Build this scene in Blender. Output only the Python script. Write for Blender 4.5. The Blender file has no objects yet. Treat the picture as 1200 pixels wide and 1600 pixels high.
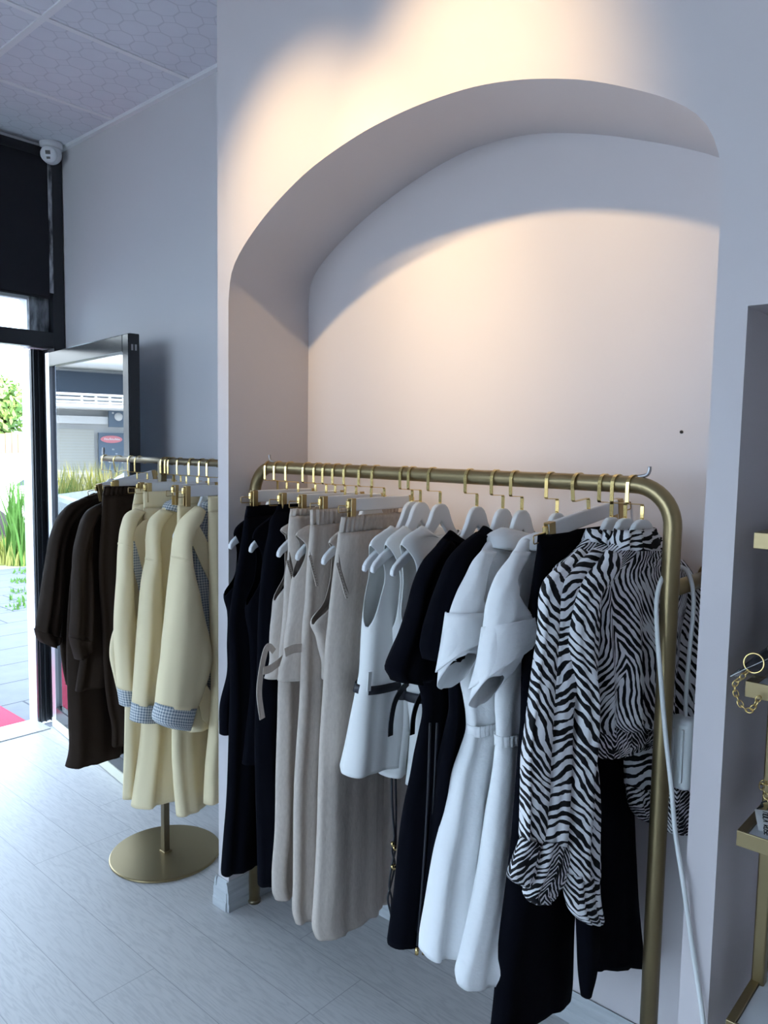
SKY, SUN, SPOT, EXPO = 6.3, 13.0, 74.0, 0.45
import bpy, bmesh, math, random
import numpy as np
from mathutils import Matrix, Vector
random.seed(7)
C = bpy.context.scene.collection
PI = math.pi
V = lambda *a: np.array(a, float)

# ------------------------------------------------------------------ camera (solved from the vanishing points)
F_PX, EYE = 1195.0, V(0, 0, 1.55)
def unit(v):
    v = np.array(v, float); return v/np.linalg.norm(v)
_vx = unit((-1337, -125, F_PX)); _vz = unit((-210, 14100, F_PX))
_X = -_vx; _Z = -_vz; _Z = unit(_Z - _X*_Z.dot(_X)); _Y = np.cross(_Z, _X)
CAM = np.array([_X, _Y, _Z])
def ray(px, py): return CAM @ unit((px-600, py-800, F_PX))
def at(px, py, axis, val):
    """point of the place seen at a pixel, on the world plane axis=val"""
    d = ray(px, py); return EYE + d*(val-EYE[axis])/d[axis]
def on_plane(px, py, X0, k, Yc):
    """point seen at a pixel on the upright plane X = X0 + k*(Y-Yc)"""
    d = ray(px, py); t = (X0 - k*Yc - EYE[0] + k*EYE[1])/(d[0]-k*d[1]); return EYE + d*t

cam = bpy.data.cameras.new('camera'); co = bpy.data.objects.new('camera', cam); C.objects.link(co)
cam.sensor_fit = 'AUTO'; cam.sensor_width = 36; cam.lens = F_PX/1600*36; cam.clip_start = .02; cam.clip_end = 300
R = np.column_stack([CAM[:, 0], -CAM[:, 1], -CAM[:, 2]])
mw = Matrix.Identity(4)
for i in range(3):
    for j in range(3): mw[i][j] = float(R[i, j])
    mw[i][3] = float(EYE[i])
co.matrix_world = mw
bpy.context.scene.camera = co

# ------------------------------------------------------------------ materials
def nt(m): return m.node_tree.nodes, m.node_tree.links
def mat(name, col, rough=.6, metal=0., bump=None, vary=None, spec=.5, sheen=0., coat=0., coord='Object', stretch=(1, 1, 1)):
    m = bpy.data.materials.new(name); m.use_nodes = True; N, L = nt(m); b = N['Principled BSDF']
    b.inputs['Base Color'].default_value = (*col, 1); b.inputs['Roughness'].default_value = rough
    b.inputs['Metallic'].default_value = metal; b.inputs['Specular IOR Level'].default_value = spec
    if sheen: b.inputs['Sheen Weight'].default_value = sheen
    if coat: b.inputs['Coat Weight'].default_value = coat
    if bump or vary:
        tc = N.new('ShaderNodeTexCoord'); mp = N.new('ShaderNodeMapping'); L.new(tc.outputs[coord], mp.inputs[0])
        mp.inputs['Scale'].default_value = stretch
    if bump:
        sc, st, dist = bump
        n = N.new('ShaderNodeTexNoise'); n.inputs['Scale'].default_value = sc; n.inputs['Detail'].default_value = 4
        L.new(mp.outputs[0], n.inputs['Vector']); bp = N.new('ShaderNodeBump'); bp.inputs['Strength'].default_value = st
        bp.inputs['Distance'].default_value = dist; L.new(n.outputs['Fac'], bp.inputs['Height']); L.new(bp.outputs[0], b.inputs['Normal'])
    if vary:
        sc, c2 = vary
        n = N.new('ShaderNodeTexNoise'); n.inputs['Scale'].default_value = sc; n.inputs['Detail'].default_value = 5
        L.new(mp.outputs[0], n.inputs['Vector']); r = N.new('ShaderNodeValToRGB')
        r.color_ramp.elements[0].position = .35; r.color_ramp.elements[1].position = .7
        r.color_ramp.elements[0].color = (*col, 1); r.color_ramp.elements[1].color = (*c2, 1)
        L.new(n.outputs['Fac'], r.inputs[0]); L.new(r.outputs[0], b.inputs['Base Color'])
    return m
class NB:
    """small helper for math node graphs"""
    def __init__(s, m): s.N, s.L = nt(m); s.b = s.N['Principled BSDF']
    def tc(s, kind):
        t = s.N.new('ShaderNodeTexCoord'); x = s.N.new('ShaderNodeSeparateXYZ'); s.L.new(t.outputs[kind], x.inputs[0]); s.vec = t.outputs[kind]; return x.outputs
    def m(s, op, a, b=None, c=None):
        n = s.N.new('ShaderNodeMath'); n.operation = op
        for i, v in enumerate((a, b, c)):
            if v is None: continue
            if isinstance(v, (int, float)): n.inputs[i].default_value = v
            else: s.L.new(v, n.inputs[i])
        return n.outputs[0]
    def noise(s, sc, vec=None, det=3, st=(1, 1, 1)):
        mp = s.N.new('ShaderNodeMapping'); s.L.new(vec or s.vec, mp.inputs[0]); mp.inputs['Scale'].default_value = st
        n = s.N.new('ShaderNodeTexNoise'); n.inputs['Scale'].default_value = sc; n.inputs['Detail'].default_value = det
        s.L.new(mp.outputs[0], n.inputs['Vector']); return n.outputs['Fac']
    def mix(s, f, a, b):
        n = s.N.new('ShaderNodeMix'); n.data_type = 'RGBA'
        if isinstance(f, (int, float)): n.inputs[0].default_value = f
        else: s.L.new(f, n.inputs[0])
        for i, v in ((6, a), (7, b)):
            if isinstance(v, tuple): n.inputs[i].default_value = (*v, 1)
            else: s.L.new(v, n.inputs[i])
        return n.outputs[2]
    def color(s, o): s.L.new(o, s.b.inputs['Base Color'])
    def bump(s, h, st=.3, d=.002):
        bp = s.N.new('ShaderNodeBump'); bp.inputs['Strength'].default_value = st; bp.inputs['Distance'].default_value = d
        s.L.new(h, bp.inputs['Height']); s.L.new(bp.outputs[0], s.b.inputs['Normal'])

M = {}
M['paint'] = mat('wall_paint', (.63, .585, .59), .62, bump=(14, .12, .004), spec=.3)
M['paint_blue'] = mat('wall_paint_side', (.62, .605, .615), .6, bump=(14, .12, .004), spec=.3)
M['white_trim'] = mat('white_trim', (.75, .76, .78), .5)
M['black_frame'] = mat('black_metal_frame', (.012, .014, .018), .33, bump=(60, .05, .002))
M['leaf_frame'] = mat('anodised_frame', (.03, .033, .038), .22, metal=.3)
M['alu'] = mat('bare_aluminium', (.62, .64, .67), .3, metal=.7)
M['blind'] = mat('blind_cloth', (.006, .007, .012), .85)
M['peel'] = mat('peeling_white', (.02, .022, .028), .6, vary=(38, (.62, .63, .66)), stretch=(1, 1, .25))
M['brass'] = mat('antique_brass', (.30, .235, .125), .34, metal=.85, bump=(220, .06, .001))
M['brass_dark'] = mat('dark_brass', (.19, .155, .10), .42, metal=.8)
M['gold'] = mat('bright_gold', (.80, .60, .25), .2, metal=1)
M['clip_brass'] = mat('clip_brass', (.46, .33, .15), .3, metal=.95)
M['steel'] = mat('grey_steel', (.4, .4, .42), .35, metal=.9)
M['lacquer'] = mat('white_lacquer', (.78, .79, .80), .42, bump=(90, .06, .001))
M['plastic'] = mat('white_plastic', (.74, .77, .77), .38)
M['panel'] = mat('shelf_panel', (.80, .83, .86), .3)
M['black_cloth'] = mat('black_crepe', (.0042, .0045, .0075), 1., bump=(26, .3, .006), spec=.04, coord='UV')
M['white_crepe'] = mat('white_crepe', (.83, .83, .81), .75, bump=(300, .12, .001), spec=.2, coord='UV')
M['white_cotton'] = mat('white_cotton', (.81, .82, .825), .8, bump=(17, .55, .012), spec=.15, coord='UV')
M['cream'] = mat('cream_jersey', (.86, .73, .47), .85, bump=(400, .15, .001), spec=.15, coord='UV')
M['brown'] = mat('brown_satin', (.026, .016, .0105), .75, bump=(22, .4, .006), spec=.12, coord='UV')
M['linen'] = mat('beige_linen', (.565, .495, .435), .9, bump=(26, .6, .006), vary=(160, (.50, .435, .38)), spec=.1, coord='UV', stretch=(1, .35, 1))
M['belt_black'] = mat('black_satin_belt', (.012, .013, .02), .5, bump=(90, .2, .001))
M['stitch'] = mat('pocket_eyelets', (.60, .53, .47), .9)
M['inside'] = mat('pocket_dark', (.2, .16, .13), .95)
M['cable'] = mat('white_cable', (.74, .76, .75), .4)
M['camera_white'] = mat('camera_white', (.72, .73, .76), .4)
M['lens'] = mat('lens_black', (.006, .006, .008), .15)
M['red_mat'] = mat('red_coir', (.42, .03, .07), .95, bump=(300, .6, .004))
M['cream_board'] = mat('cream_board', (.74, .72, .58), .5)
M['pink_label'] = mat('pink_label', (.7, .25, .28), .7)
M['sticker'] = mat('card_white', (.80, .80, .78), .6)
M['ink'] = mat('ink', (.02, .02, .02), .7)
M['leather'] = mat('black_leather', (.012, .012, .014), .4, bump=(120, .3, .002))

# ceiling tile: pressed octagon-and-square lattice
m = mat('ceiling_tile', (.66, .68, .73), .7); b = NB(m); xs = b.tc('Object')
def _cell(o): return b.m('ABSOLUTE', b.m('SUBTRACT', b.m('FRACT', b.m('MULTIPLY', o, 1/.100)), .5))
ax, ay = _cell(xs[0]), _cell(xs[1])
d = b.m('MAXIMUM', b.m('MAXIMUM', ax, ay), b.m('MULTIPLY', b.m('ADD', ax, ay), .70))
ln = b.m('LESS_THAN', b.m('ABSOLUTE', b.m('SUBTRACT', d, .485)), .022)
b.color(b.mix(b.m('MULTIPLY', ln, .4), b.mix(b.noise(9), (.62, .64, .70), (.70, .72, .77)), (.40, .42, .47)))
b.bump(b.m('SUBTRACT', 1., ln), .5, .002); M['tile'] = m

# pale laminate planks along X
m = mat('floor_laminate', (.55, .56, .58), .46, spec=.4); b = NB(m); xs = b.tc('Object')
row = b.m('FLOOR', b.m('DIVIDE', xs[1], .192)); fy = b.m('FRACT', b.m('DIVIDE', xs[1], .192))
xo = b.m('ADD', xs[0], b.m('MULTIPLY', b.m('FRACT', b.m('MULTIPLY', b.m('SINE', b.m('MULTIPLY', row, 91.7)), 43.7)), 1.28))
px_ = b.m('DIVIDE', xo, 1.28); fx = b.m('FRACT', px_); col_ = b.m('FLOOR', px_)
seam = b.m('MAXIMUM', b.m('LESS_THAN', b.m('ABSOLUTE', b.m('SUBTRACT', fy, .5)), -1.), b.m('MAXIMUM', b.m('LESS_THAN', fy, .014), b.m('LESS_THAN', fx, .0022)))
rnd = b.m('FRACT', b.m('MULTIPLY', b.m('SINE', b.m('ADD', b.m('MULTIPLY', row, 12.9), b.m('MULTIPLY', col_, 78.2))), 437.5))
cv = b.N.new('ShaderNodeCombineXYZ'); b.L.new(b.m('ADD', b.m('MULTIPLY', xs[0], 1.1), b.m('MULTIPLY', rnd, 9)), cv.inputs[0]); b.L.new(b.m('MULTIPLY', xs[1], 10), cv.inputs[1])
g = b.noise(2.2, cv.outputs[0], 6)
rings = b.m('ABSOLUTE', b.m('SINE', b.m('MULTIPLY', g, 34)))
g2 = b.noise(14, cv.outputs[0], 5)
grain = b.m('ADD', b.m('MULTIPLY', b.m('POWER', rings, 6), .35), b.m('MULTIPLY', g2, .65))
base = b.mix(grain, (.67, .66, .65), (.45, .45, .46))
base = b.mix(b.m('MULTIPLY', rnd, .3), base, (.52, .52, .53))
b.color(b.mix(b.m('MULTIPLY', seam, .55), base, (.25, .25, .27))); b.bump(b.m('SUBTRACT', b.m('MULTIPLY', grain, -.04), seam), .25, .002); M['floor'] = m

# weathered grey-white skirting board
m = mat('grey_skirting', (.45, .47, .48), .55); b = NB(m); xs = b.tc('Object')
g = b.noise(6, None, 6, (1, 1, 14)); b.color(b.mix(g, (.60, .62, .63), (.36, .38, .40))); M['skirting'] = m

# outside paving
m = mat('paving', (.2, .22, .25), .85, bump=(40, .3, .004)); b = NB(m); xs = b.tc('Object')
r_ = b.m('FLOOR', b.m('DIVIDE', xs[0], .42)); fxx = b.m('FRACT', b.m('DIVIDE', xs[0], .42))
fyy = b.m('FRACT', b.m('ADD', b.m('DIVIDE', xs[1], .62), b.m('MULTIPLY', r_, .37)))
j = b.m('MAXIMUM', b.m('LESS_THAN', fxx, .03), b.m('LESS_THAN', fyy, .022))
b.color(b.mix(j, b.mix(b.noise(7), (.10, .105, .12), (.14, .145, .16)), (.04, .043, .05))); M['paving'] = m

# zebra print (uv in metres): forked stripes, chevrons down the cloth
def zebra(name, period, chev, slope, warp=.07, dark=.0, lean=0., sc=7):
    m = mat(name, (.8, .8, .8), .7, spec=.2); b = NB(m); uv = b.tc('UV')
    n1 = b.noise(sc, None, 2); n2 = b.noise(40, None, 2); n4 = b.noise(4.5, None, 1)
    u2 = b.m('ADD', uv[0], b.m('MULTIPLY', n4, .16))
    tri = b.m('ABSOLUTE', b.m('SUBTRACT', b.m('FRACT', b.m('DIVIDE', u2, chev)), .5))
    w = b.m('ADD', uv[1], b.m('MULTIPLY', tri, chev*slope))
    if lean: w = b.m('ADD', w, b.m('MULTIPLY', uv[0], lean))
    w = b.m('ADD', w, b.m('MULTIPLY', n1, warp)); w = b.m('ADD', w, b.m('MULTIPLY', n2, .014))
    s = b.m('SINE', b.m('MULTIPLY', w, 2*PI/period))
    n3 = b.noise(26, None, 1, (1, 1, 1)); v = b.m('ADD', s, b.m('MULTIPLY', b.m('SUBTRACT', n3, .5), 4.2))
    f = b.N.new('ShaderNodeMapRange'); f.inputs[1].default_value = dark-.08; f.inputs[2].default_value = dark+.08
    b.L.new(v, f.inputs[0]); b.color(b.mix(f.outputs[0], (.006, .006, .008), (.78, .78, .80)))
    return m
M['zebra_body'] = zebra('zebra_print_body', .024, .36, 2.3, .11, -.15, 0, 6)
M['zebra_sleeve'] = zebra('zebra_print_sleeve', .022, .31, .7, .12, -.12, .25, 6)
M['zebra_dark'] = zebra('zebra_print_smocked', .012, .12, .9, .06, .25)
m = mat('blue_gingham', (.7, .7, .7), .85, spec=.15); b = NB(m); uv = b.tc('UV')
P = .0092
gx = b.m('GREATER_THAN', b.m('FRACT', b.m('DIVIDE', uv[0], P)), .5); gy = b.m('GREATER_THAN', b.m('FRACT', b.m('DIVIDE', uv[1], P)), .5)
b.color(b.mix(b.m('MULTIPLY', b.m('ADD', gx, gy), .5), (.74, .74, .72), (.16, .21, .26))); M['gingham'] = m

def glass(name, tint, ior=1.5, extra=.0, rough=.0):
    m = bpy.data.materials.new(name); m.use_nodes = True; N, L = nt(m); N.clear()
    o = N.new('ShaderNodeOutputMaterial'); t = N.new('ShaderNodeBsdfTransparent'); t.inputs[0].default_value = (*tint, 1)
    gl = N.new('ShaderNodeBsdfGlossy'); gl.inputs['Roughness'].default_value = rough; gl.inputs['Color'].default_value = (.95, .97, 1, 1)
    fr = N.new('ShaderNodeFresnel'); fr.inputs[0].default_value = ior; mx = N.new('ShaderNodeMixShader')
    ad = N.new('ShaderNodeMath'); ad.operation = 'ADD'; ad.use_clamp = True; ad.inputs[1].default_value = extra
    L.new(fr.outputs[0], ad.inputs[0]); L.new(ad.outputs[0], mx.inputs[0]); L.new(t.outputs[0], mx.inputs[1]); L.new(gl.outputs[0], mx.inputs[2]); L.new(mx.outputs[0], o.inputs[0]); return m
M['door_glass'] = glass('tinted_door_glass', (.30, .34, .38), 1.6, .10)
M['pane'] = glass('clear_pane', (.93, .95, .96), 1.45)
M['film'] = glass('clear_film', (.88, .89, .90), 1.4, .02, .08)

# ------------------------------------------------------------------ object helpers
def origin(o):
    p = V(0, 0, 0)
    while o: p = p + V(*o.location); o = o.parent
    return p
def obj(name, verts, faces, m, parent=None, smooth=True, uv=None, loc=None, solid=0., bevel=0., sub=0):
    """one mesh object; verts are in world space"""
    org = origin(parent) if parent else (V(*loc) if loc is not None else V(0, 0, 0))
    me = bpy.data.meshes.new(name); vv = [tuple(np.asarray(v, float)-org) for v in verts]
    me.from_pydata(vv, [], [tuple(f) for f in faces]); me.update()
    me.materials.append(M[m] if isinstance(m, str) else m)
    if uv is not None:
        ul = me.uv_layers.new(name='UVMap'); k = 0
        for f in uv:
            for c in f: ul.data[k].uv = c; k += 1
    else:
        ul = me.uv_layers.new(name='UVMap')
        for l in me.loops: q = me.vertices[l.vertex_index].co; ul.data[l.index].uv = (q[1]*1.2+q[0]*.6, q[2])
    if smooth: me.polygons.foreach_set('use_smooth', [True]*len(me.polygons))
    o = bpy.data.objects.new(name, me); C.objects.link(o)
    if parent: o.parent = parent
    elif loc is not None: o.location = loc
    if bevel:
        md = o.modifiers.new('bevel', 'BEVEL'); md.width = bevel; md.segments = 2; md.limit_method = 'ANGLE'; md.angle_limit = .7
    if sub: md = o.modifiers.new('sub', 'SUBSURF'); md.levels = sub; md.render_levels = sub
    if solid: md = o.modifiers.new('solid', 'SOLIDIFY'); md.thickness = solid; md.offset = -1
    return o
def thing(name, label, cat, loc=(0, 0, 0), group=None):
    o = bpy.data.objects.new(name, None); o.empty_display_size = .05; C.objects.link(o); o.location = loc
    return tag(o, label, cat, group)
def tag(o, label=None, cat=None, group=None, kind=None):
    if label: o['label'] = label
    if cat: o['category'] = cat
    if group: o['group'] = group
    if kind: o['kind'] = kind
    return o
def struct(o): o['kind'] = 'structure'; return o
class MB:
    """collects shapes into one mesh"""
    def __init__(s): s.v = []; s.f = []
    def add(s, v, f):
        k = len(s.v); s.v += [V(*p) for p in v]; s.f += [tuple(i+k for i in q) for q in f]; return s
    def box(s, a, b):
        x0, y0, z0 = a; x1, y1, z1 = b
        return s.add([(x0, y0, z0), (x1, y0, z0), (x1, y1, z0), (x0, y1, z0), (x0, y0, z1), (x1, y0, z1), (x1, y1, z1), (x0, y1, z1)],
                     [(0, 3, 2, 1), (4, 5, 6, 7), (0, 1, 5, 4), (1, 2, 6, 5), (2, 3, 7, 6), (3, 0, 4, 7)])
    def sweep(s, pts, r, n=12, caps=True, closed=False, flat=None):
        """tube of radius r (number or list) along points; flat=(w,t) gives a strap whose width lies along X"""
        P = [V(*p) for p in pts]; n_ = len(P); rings = []
        up = None
        for i in range(n_):
            a = P[(i-1) % n_] if (closed or i) else P[0]; c = P[(i+1) % n_] if (closed or i < n_-1) else P[-1]
            t = unit(c-a)
            if flat:
                u = V(1, 0, 0); w = unit(np.cross(t, u)); rings.append([P[i]+u*flat[0]*sx+w*flat[1]*sw for sx, sw in ((-.5, -.5), (.5, -.5), (.5, .5), (-.5, .5))]); continue
            if up is None: up = V(0, 0, 1) if abs(t[2]) < .9 else V(1, 0, 0)
            u = unit(np.cross(t, up)); w = np.cross(u, t); up = w
            rr = r[i] if hasattr(r, '__len__') else r
            rings.append([P[i]+rr*(math.cos(2*PI*k/n)*u+math.sin(2*PI*k/n)*w) for k in range(n)])
        m_ = len(rings[0]); vs = [p for rg in rings for p in rg]; fs = []
        for i in range(n_ if closed else n_-1):
            for k in range(m_):
                i2 = (i+1) % n_; fs.append((i*m_+k, i*m_+(k+1) % m_, i2*m_+(k+1) % m_, i2*m_+k))
        if caps and not closed: fs += [tuple(range(m_))[::-1], tuple((n_-1)*m_+k for k in range(m_))]
        return s.add(vs, fs)
    def lathe(s, c, prof, n=32, axis=2):
        vs, fs = [], []
        for r, z in prof:
            for k in range(n):
                a = 2*PI*k/n; p = [r*math.cos(a), r*math.sin(a), z]
                if axis == 0: p = [z, p[0], p[1]]
                if axis == 1: p = [p[0], z, p[1]]
                vs.append(V(*c)+V(*p))
        for i in range(len(prof)-1):
            for k in range(n): fs.append((i*n+k, i*n+(k+1) % n, (i+1)*n+(k+1) % n, (i+1)*n+k))
        fs += [tuple(range(n))[::-1], tuple((len(prof)-1)*n+k for k in range(n))]
        return s.add(vs, fs)
    def prism(s, poly, d):
        """polygon (3d points) pushed along vector d"""
        n = len(poly); vs = [V(*p) for p in poly]+[V(*p)+V(*d) for p in poly]
        return s.add(vs, [tuple(range(n))[::-1], tuple(range(n, 2*n))]+[(i, (i+1) % n, n+(i+1) % n, n+i) for i in range(n)])
    def out(s, name, m, parent=None, **k):
        o = obj(name, s.v, s.f, m, parent, **k); bm = bmesh.new(); bm.from_mesh(o.data); bmesh.ops.recalc_face_normals(bm, faces=bm.faces); bm.to_mesh(o.data); bm.free(); return o
def smooth_path(P, n=8):
    P = [V(*p) for p in P]; out = []
    for i in range(len(P)-1):
        a, b_, c, d = P[max(i-1, 0)], P[i], P[i+1], P[min(i+2, len(P)-1)]
        for q in range(n):
            t = q/n; out.append(.5*((2*b_)+(c-a)*t+(2*a-5*b_+4*c-d)*t*t+(3*b_-a-3*c+d)*t**3))
    return out+[P[-1]]
def copy_thing(o, rot, loc):
    c = o.copy(); C.objects.link(c); c.location = loc; c.rotation_euler = rot
    for ch in list(o.children):
        d = ch.copy(); C.objects.link(d); d.parent = c
        for g in list(ch.children):
            e = g.copy(); C.objects.link(e); e.parent = d
    return c
# ------------------------------------------------------------------ room shell
XF, YL, YW, YB, HC = -4.03, 1.92, 1.478, 1.818, 3.05
XE, YN = 2.8, -3.6
struct(MB().box((XF, YN, -.05), (XE, YL, 0)).out('floor', 'floor', smooth=False))
struct(MB().box((XF, YN, HC), (XE, YL+.1, HC+.2)).out('ceiling', 'tile', smooth=False))
g = MB()
for i in range(-2, 10): g.box((-4.05+.61*i-.012, YN, HC-.005), (-4.05+.61*i+.012, YL, HC+.004))
for i in range(0, 9): g.box((XF, 1.302-.61*i-.012, HC-.006), (XE, 1.302-.61*i+.012, HC+.004))
struct(g.out('trim_1', 'white_trim', smooth=False))
g = MB().box((XF, YL-.022, HC-.016), (-2.045, YL, HC)).box((XF, YN, HC-.016), (XF+.022, YL-.022, HC))
struct(g.out('trim_2', 'white_trim', smooth=False))
struct(MB().box((XF-.1, YL, -.05), (XE, YL+.1, HC)).out('wall_left', 'paint_blue', smooth=False))
struct(MB().box((XE, YN, -.05), (XE+.1, YL, HC)).out('wall_back', 'paint', smooth=False))
struct(MB().box((XF-.1, YN-.1, -.05), (-3.6, YN, HC)).box((-.3, YN-.1, -.05), (XE+.1, YN, HC)).box((-3.6, YN-.1, 2.72), (-.3, YN, HC)).box((-3.6, YN-.1, -.05), (-.3, YN, .12)).out('wall_near', 'paint', smooth=False))
wn = MB()  # unseen window added behind the camera to bring in more frontal daylight
for k in range(3): wn.box((-3.6+1.62*k, YN-.08, .12), (-3.54+1.62*k, YN-.02, 2.72))
wn = struct(wn.box((-3.6, YN-.08, .12), (-.3, YN-.02, .18)).box((-3.6, YN-.08, 2.66), (-.3, YN-.02, 2.72)).out('window_9', 'black_frame', smooth=False))
obj('pane', *(lambda q: (q.v, q.f))(MB().box((-3.55, YN-.053, .18), (-.32, YN-.047, 2.66))), 'pane', wn, smooth=False)

arcF = [(-1.989, 1.985), (-1.984, 2.03), (-1.973, 2.075), (-1.943, 2.118), (-1.884, 2.169), (-1.795, 2.227), (-1.683, 2.282), (-1.579, 2.319), (-1.435, 2.352), (-1.303, 2.368),
        (-1.183, 2.372), (-1.072, 2.367), (-.969, 2.351), (-.874, 2.327), (-.785, 2.297), (-.701, 2.259), (-.623, 2.218), (-.573, 2.182), (-.543, 2.148), (-.523, 2.105), (-.513, 2.06), (-.51, 2.0)]
arcB = [(-1.992, 2.03), (-1.989, 2.07), (-1.978, 2.11), (-1.937, 2.154), (-1.846, 2.213), (-1.731, 2.271), (-1.598, 2.323), (-1.449, 2.366), (-1.313, 2.388), (-1.187, 2.386),
        (-1.107, 2.376), (-1.032, 2.359), (-.925, 2.328), (-.824, 2.291), (-.731, 2.253), (-.642, 2.21), (-.58, 2.165), (-.545, 2.13), (-.52, 2.08), (-.511, 2.03), (-.51, 1.98)]
def resample(P, n):
    P = np.array(smooth_path([(x, 0, z) for x, z in P], 6)); s = np.r_[0, np.cumsum(np.linalg.norm(np.diff(P, axis=0), axis=1))]
    t = np.linspace(0, s[-1], n); return [(np.interp(q, s, P[:, 0]), np.interp(q, s, P[:, 2])) for q in t]
aF, aB = resample(arcF, 60), resample(arcB, 60)
LX0, NX0, NX1, NZ = -2.045, -.4535, .47, 1.812
out = [(LX0, 0), (-1.99, 0)]+aF+[(-.51, 0), (NX0, 0), (NX0, NZ), (NX1, NZ), (NX1, 0), (XE, 0), (XE, HC), (LX0, HC)]
v = [(x, YW, z) for x, z in out]+[(LX0, YW, 0), (LX0, YW, HC), (LX0, YL, HC), (LX0, YL, 0)]
n = len(out)
wall_arch = struct(obj('wall_right', v, [tuple(range(n)), (n, n+1, n+2, n+3)], 'paint', smooth=False))
lf = [(-1.99, 0)]+aF+[(-.51, 0)]; lb = [(-1.99, 0)]+aB+[(-.51, 0)]
v = [(x, YW, z) for x, z in lf]+[(x, YB, z) for x, z in lb]; n = len(lf)
struct(obj('arch_reveal', v, [(i, i+1, n+i+1, n+i) for i in range(n-1)], 'paint', wall_arch, smooth=True))
struct(obj('arch_back_panel', [(x, YB, z) for x, z in lb], [tuple(range(len(lb)))], 'paint', wall_arch, smooth=False))
nb = 1.80
v = [(NX0, YW, 0), (NX0, YW, NZ), (NX1, YW, NZ), (NX1, YW, 0), (NX0, nb, 0), (NX0, nb, NZ), (NX1, nb, NZ), (NX1, nb, 0)]
struct(obj('shelf_niche', v, [(0, 1, 5, 4), (1, 2, 6, 5), (2, 3, 7, 6), (4, 5, 6, 7)], 'paint', wall_arch, smooth=False))
tag(MB().lathe((at(1065, 675, 1, YB)[0], YB-.001, at(1065, 675, 1, YB)[2]), [(.001, -.001), (.004, -.001), (.004, .001)], 10, 1).out('screw_hole', 'ink', wall_arch))

# skirting boards with a stepped top
def skirt(name, a, b, nrm, h=.098, m='skirting'):
    a, b, nv = V(*a, 0), V(*b, 0), V(*nrm, 0)
    prof = [(0, 0), (.017, 0), (.017, .028), (.014, .032), (.014, .062), (.010, .070), (.008, .088), (.003, h), (0, h)]
    p = [a+nv*d+V(0, 0, z) for d, z in prof]
    return struct(MB().prism(p, b-a).out(name, m, smooth=False))
skirt('baseboard_right', (LX0-.012, YW), (-1.985, YW), (0, -1))
skirt('baseboard_reveal', (-1.99, YW-.012), (-1.99, YB), (1, 0))
skirt('baseboard_niche', (-1.985, YB), (-.51, YB), (0, -1), .085)
skirt('baseboard_end', (LX0, YL), (LX0, YW-.012), (-1, 0))
skirt('baseboard_left', (XF, YL), (LX0, YL), (0, -1), .06, 'white_trim')
skirt('baseboard_pier', (-.505, YW), (NX0+.003, YW), (0, -1), .02)

# ------------------------------------------------------------------ shop front at the left end
XO = -4.15
g = MB().box((XO, 1.75, 2.031), (XF-.03, 2.6, 9)).box((-4.25, 1.795, -.05), (-4.153, 2.6, 2.03)).box((XO, -.72, 2.28), (XF-.03, 1.75, 9)).box((XO, -6, 2.93), (XF-.03, -.72, 9)).box((XO, .62, -.05), (XF-.03, .72, 2.28)).box((XO, -6, -.05), (XF-.03, -3.3, 2.28))
struct(g.out('wall_front', 'white_trim', smooth=False))
struct(MB().box((XF-.03, -.72, 2.27), (XF-.015, 1.75, HC)).box((XF-.03, YN, 2.93), (XF-.015, -.72, HC)).out('wall_front_lining', 'paint_blue', smooth=False))
fr = MB().box((-4.06, 1.855, 0), (-3.99, 1.915, HC-.016)).box((-4.152, 1.795, 0), (-4.13, 1.856, 2.03)).box((-4.152, 1.856, 0), (-4.061, 1.915, 2.03)).box((-4.06, .66, 2.03), (-3.99, 1.855, 2.11)).box((-4.06, .60, 0), (-3.99, .72, 2.28))
fr.box((-4.131, 1.803, 0), (-4.122, 1.812, 2.03)).box((-4.131, 1.828, .0), (-4.118, 1.836, 2.03))
struct(fr.out('trim_3', 'black_frame', smooth=False, bevel=.003))
struct(MB().box((-4.07, 1.752, 2.11), (-4.04, 1.858, 2.29)).out('trim_4', 'peel', smooth=False))
struct(MB().box((-3.989, 1.838, 2.31), (-3.984, 1.857, 3.0)).out('trim_5', 'peel', smooth=False))
w = struct(MB().box((-4.032, .72, 2.11), (-4.026, 1.855, 2.29)).out('window_1', 'pane', smooth=False))
struct(MB().box((-4.20, -3.3, -.02), (-4.0, 1.80, .006)).out('trim_6', 'floor', smooth=False))
for k in range(3):   # display windows further along the shop front
    a, b_ = .60-1.3*k-1.3, .60-1.3*k
    wh = 2.28 if k == 0 else 2.93  # unseen farther windows made taller to let in more sky light
    f2 = MB().box((-4.07, a, 0), (-4.0, a+.05, wh)).box((-4.07, a, 0), (-4.0, b_, .10)).box((-4.07, a, wh-.07), (-4.0, b_, wh))
    wn = struct(f2.out('window_%d' % (k+2), 'black_frame', smooth=False))
    obj('pane', *(lambda q: (q.v, q.f))(MB().box((-4.04, a+.05, .1), (-4.034, b_, wh-.07))), 'pane', wn, smooth=False)
bl = thing('roller_blind', 'black roller blind pulled half down over the glass above the open shop door', 'blind', (-3.99, 1.2, 2.28))
MB().box((-3.991, .45, 2.285), (-3.988, 1.837, 3.03)).out('blind_cloth', 'blind', bl, smooth=False)
MB().sweep([(-3.99, .45, 2.285), (-3.99, 1.837, 2.285)], .007, 10).out('bottom_bar', 'blind', bl)
MB().sweep([(-3.975, .45, 3.0), (-3.975, 1.83, 3.0)], .022, 14).out('roller_tube', 'blind', bl)

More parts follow.
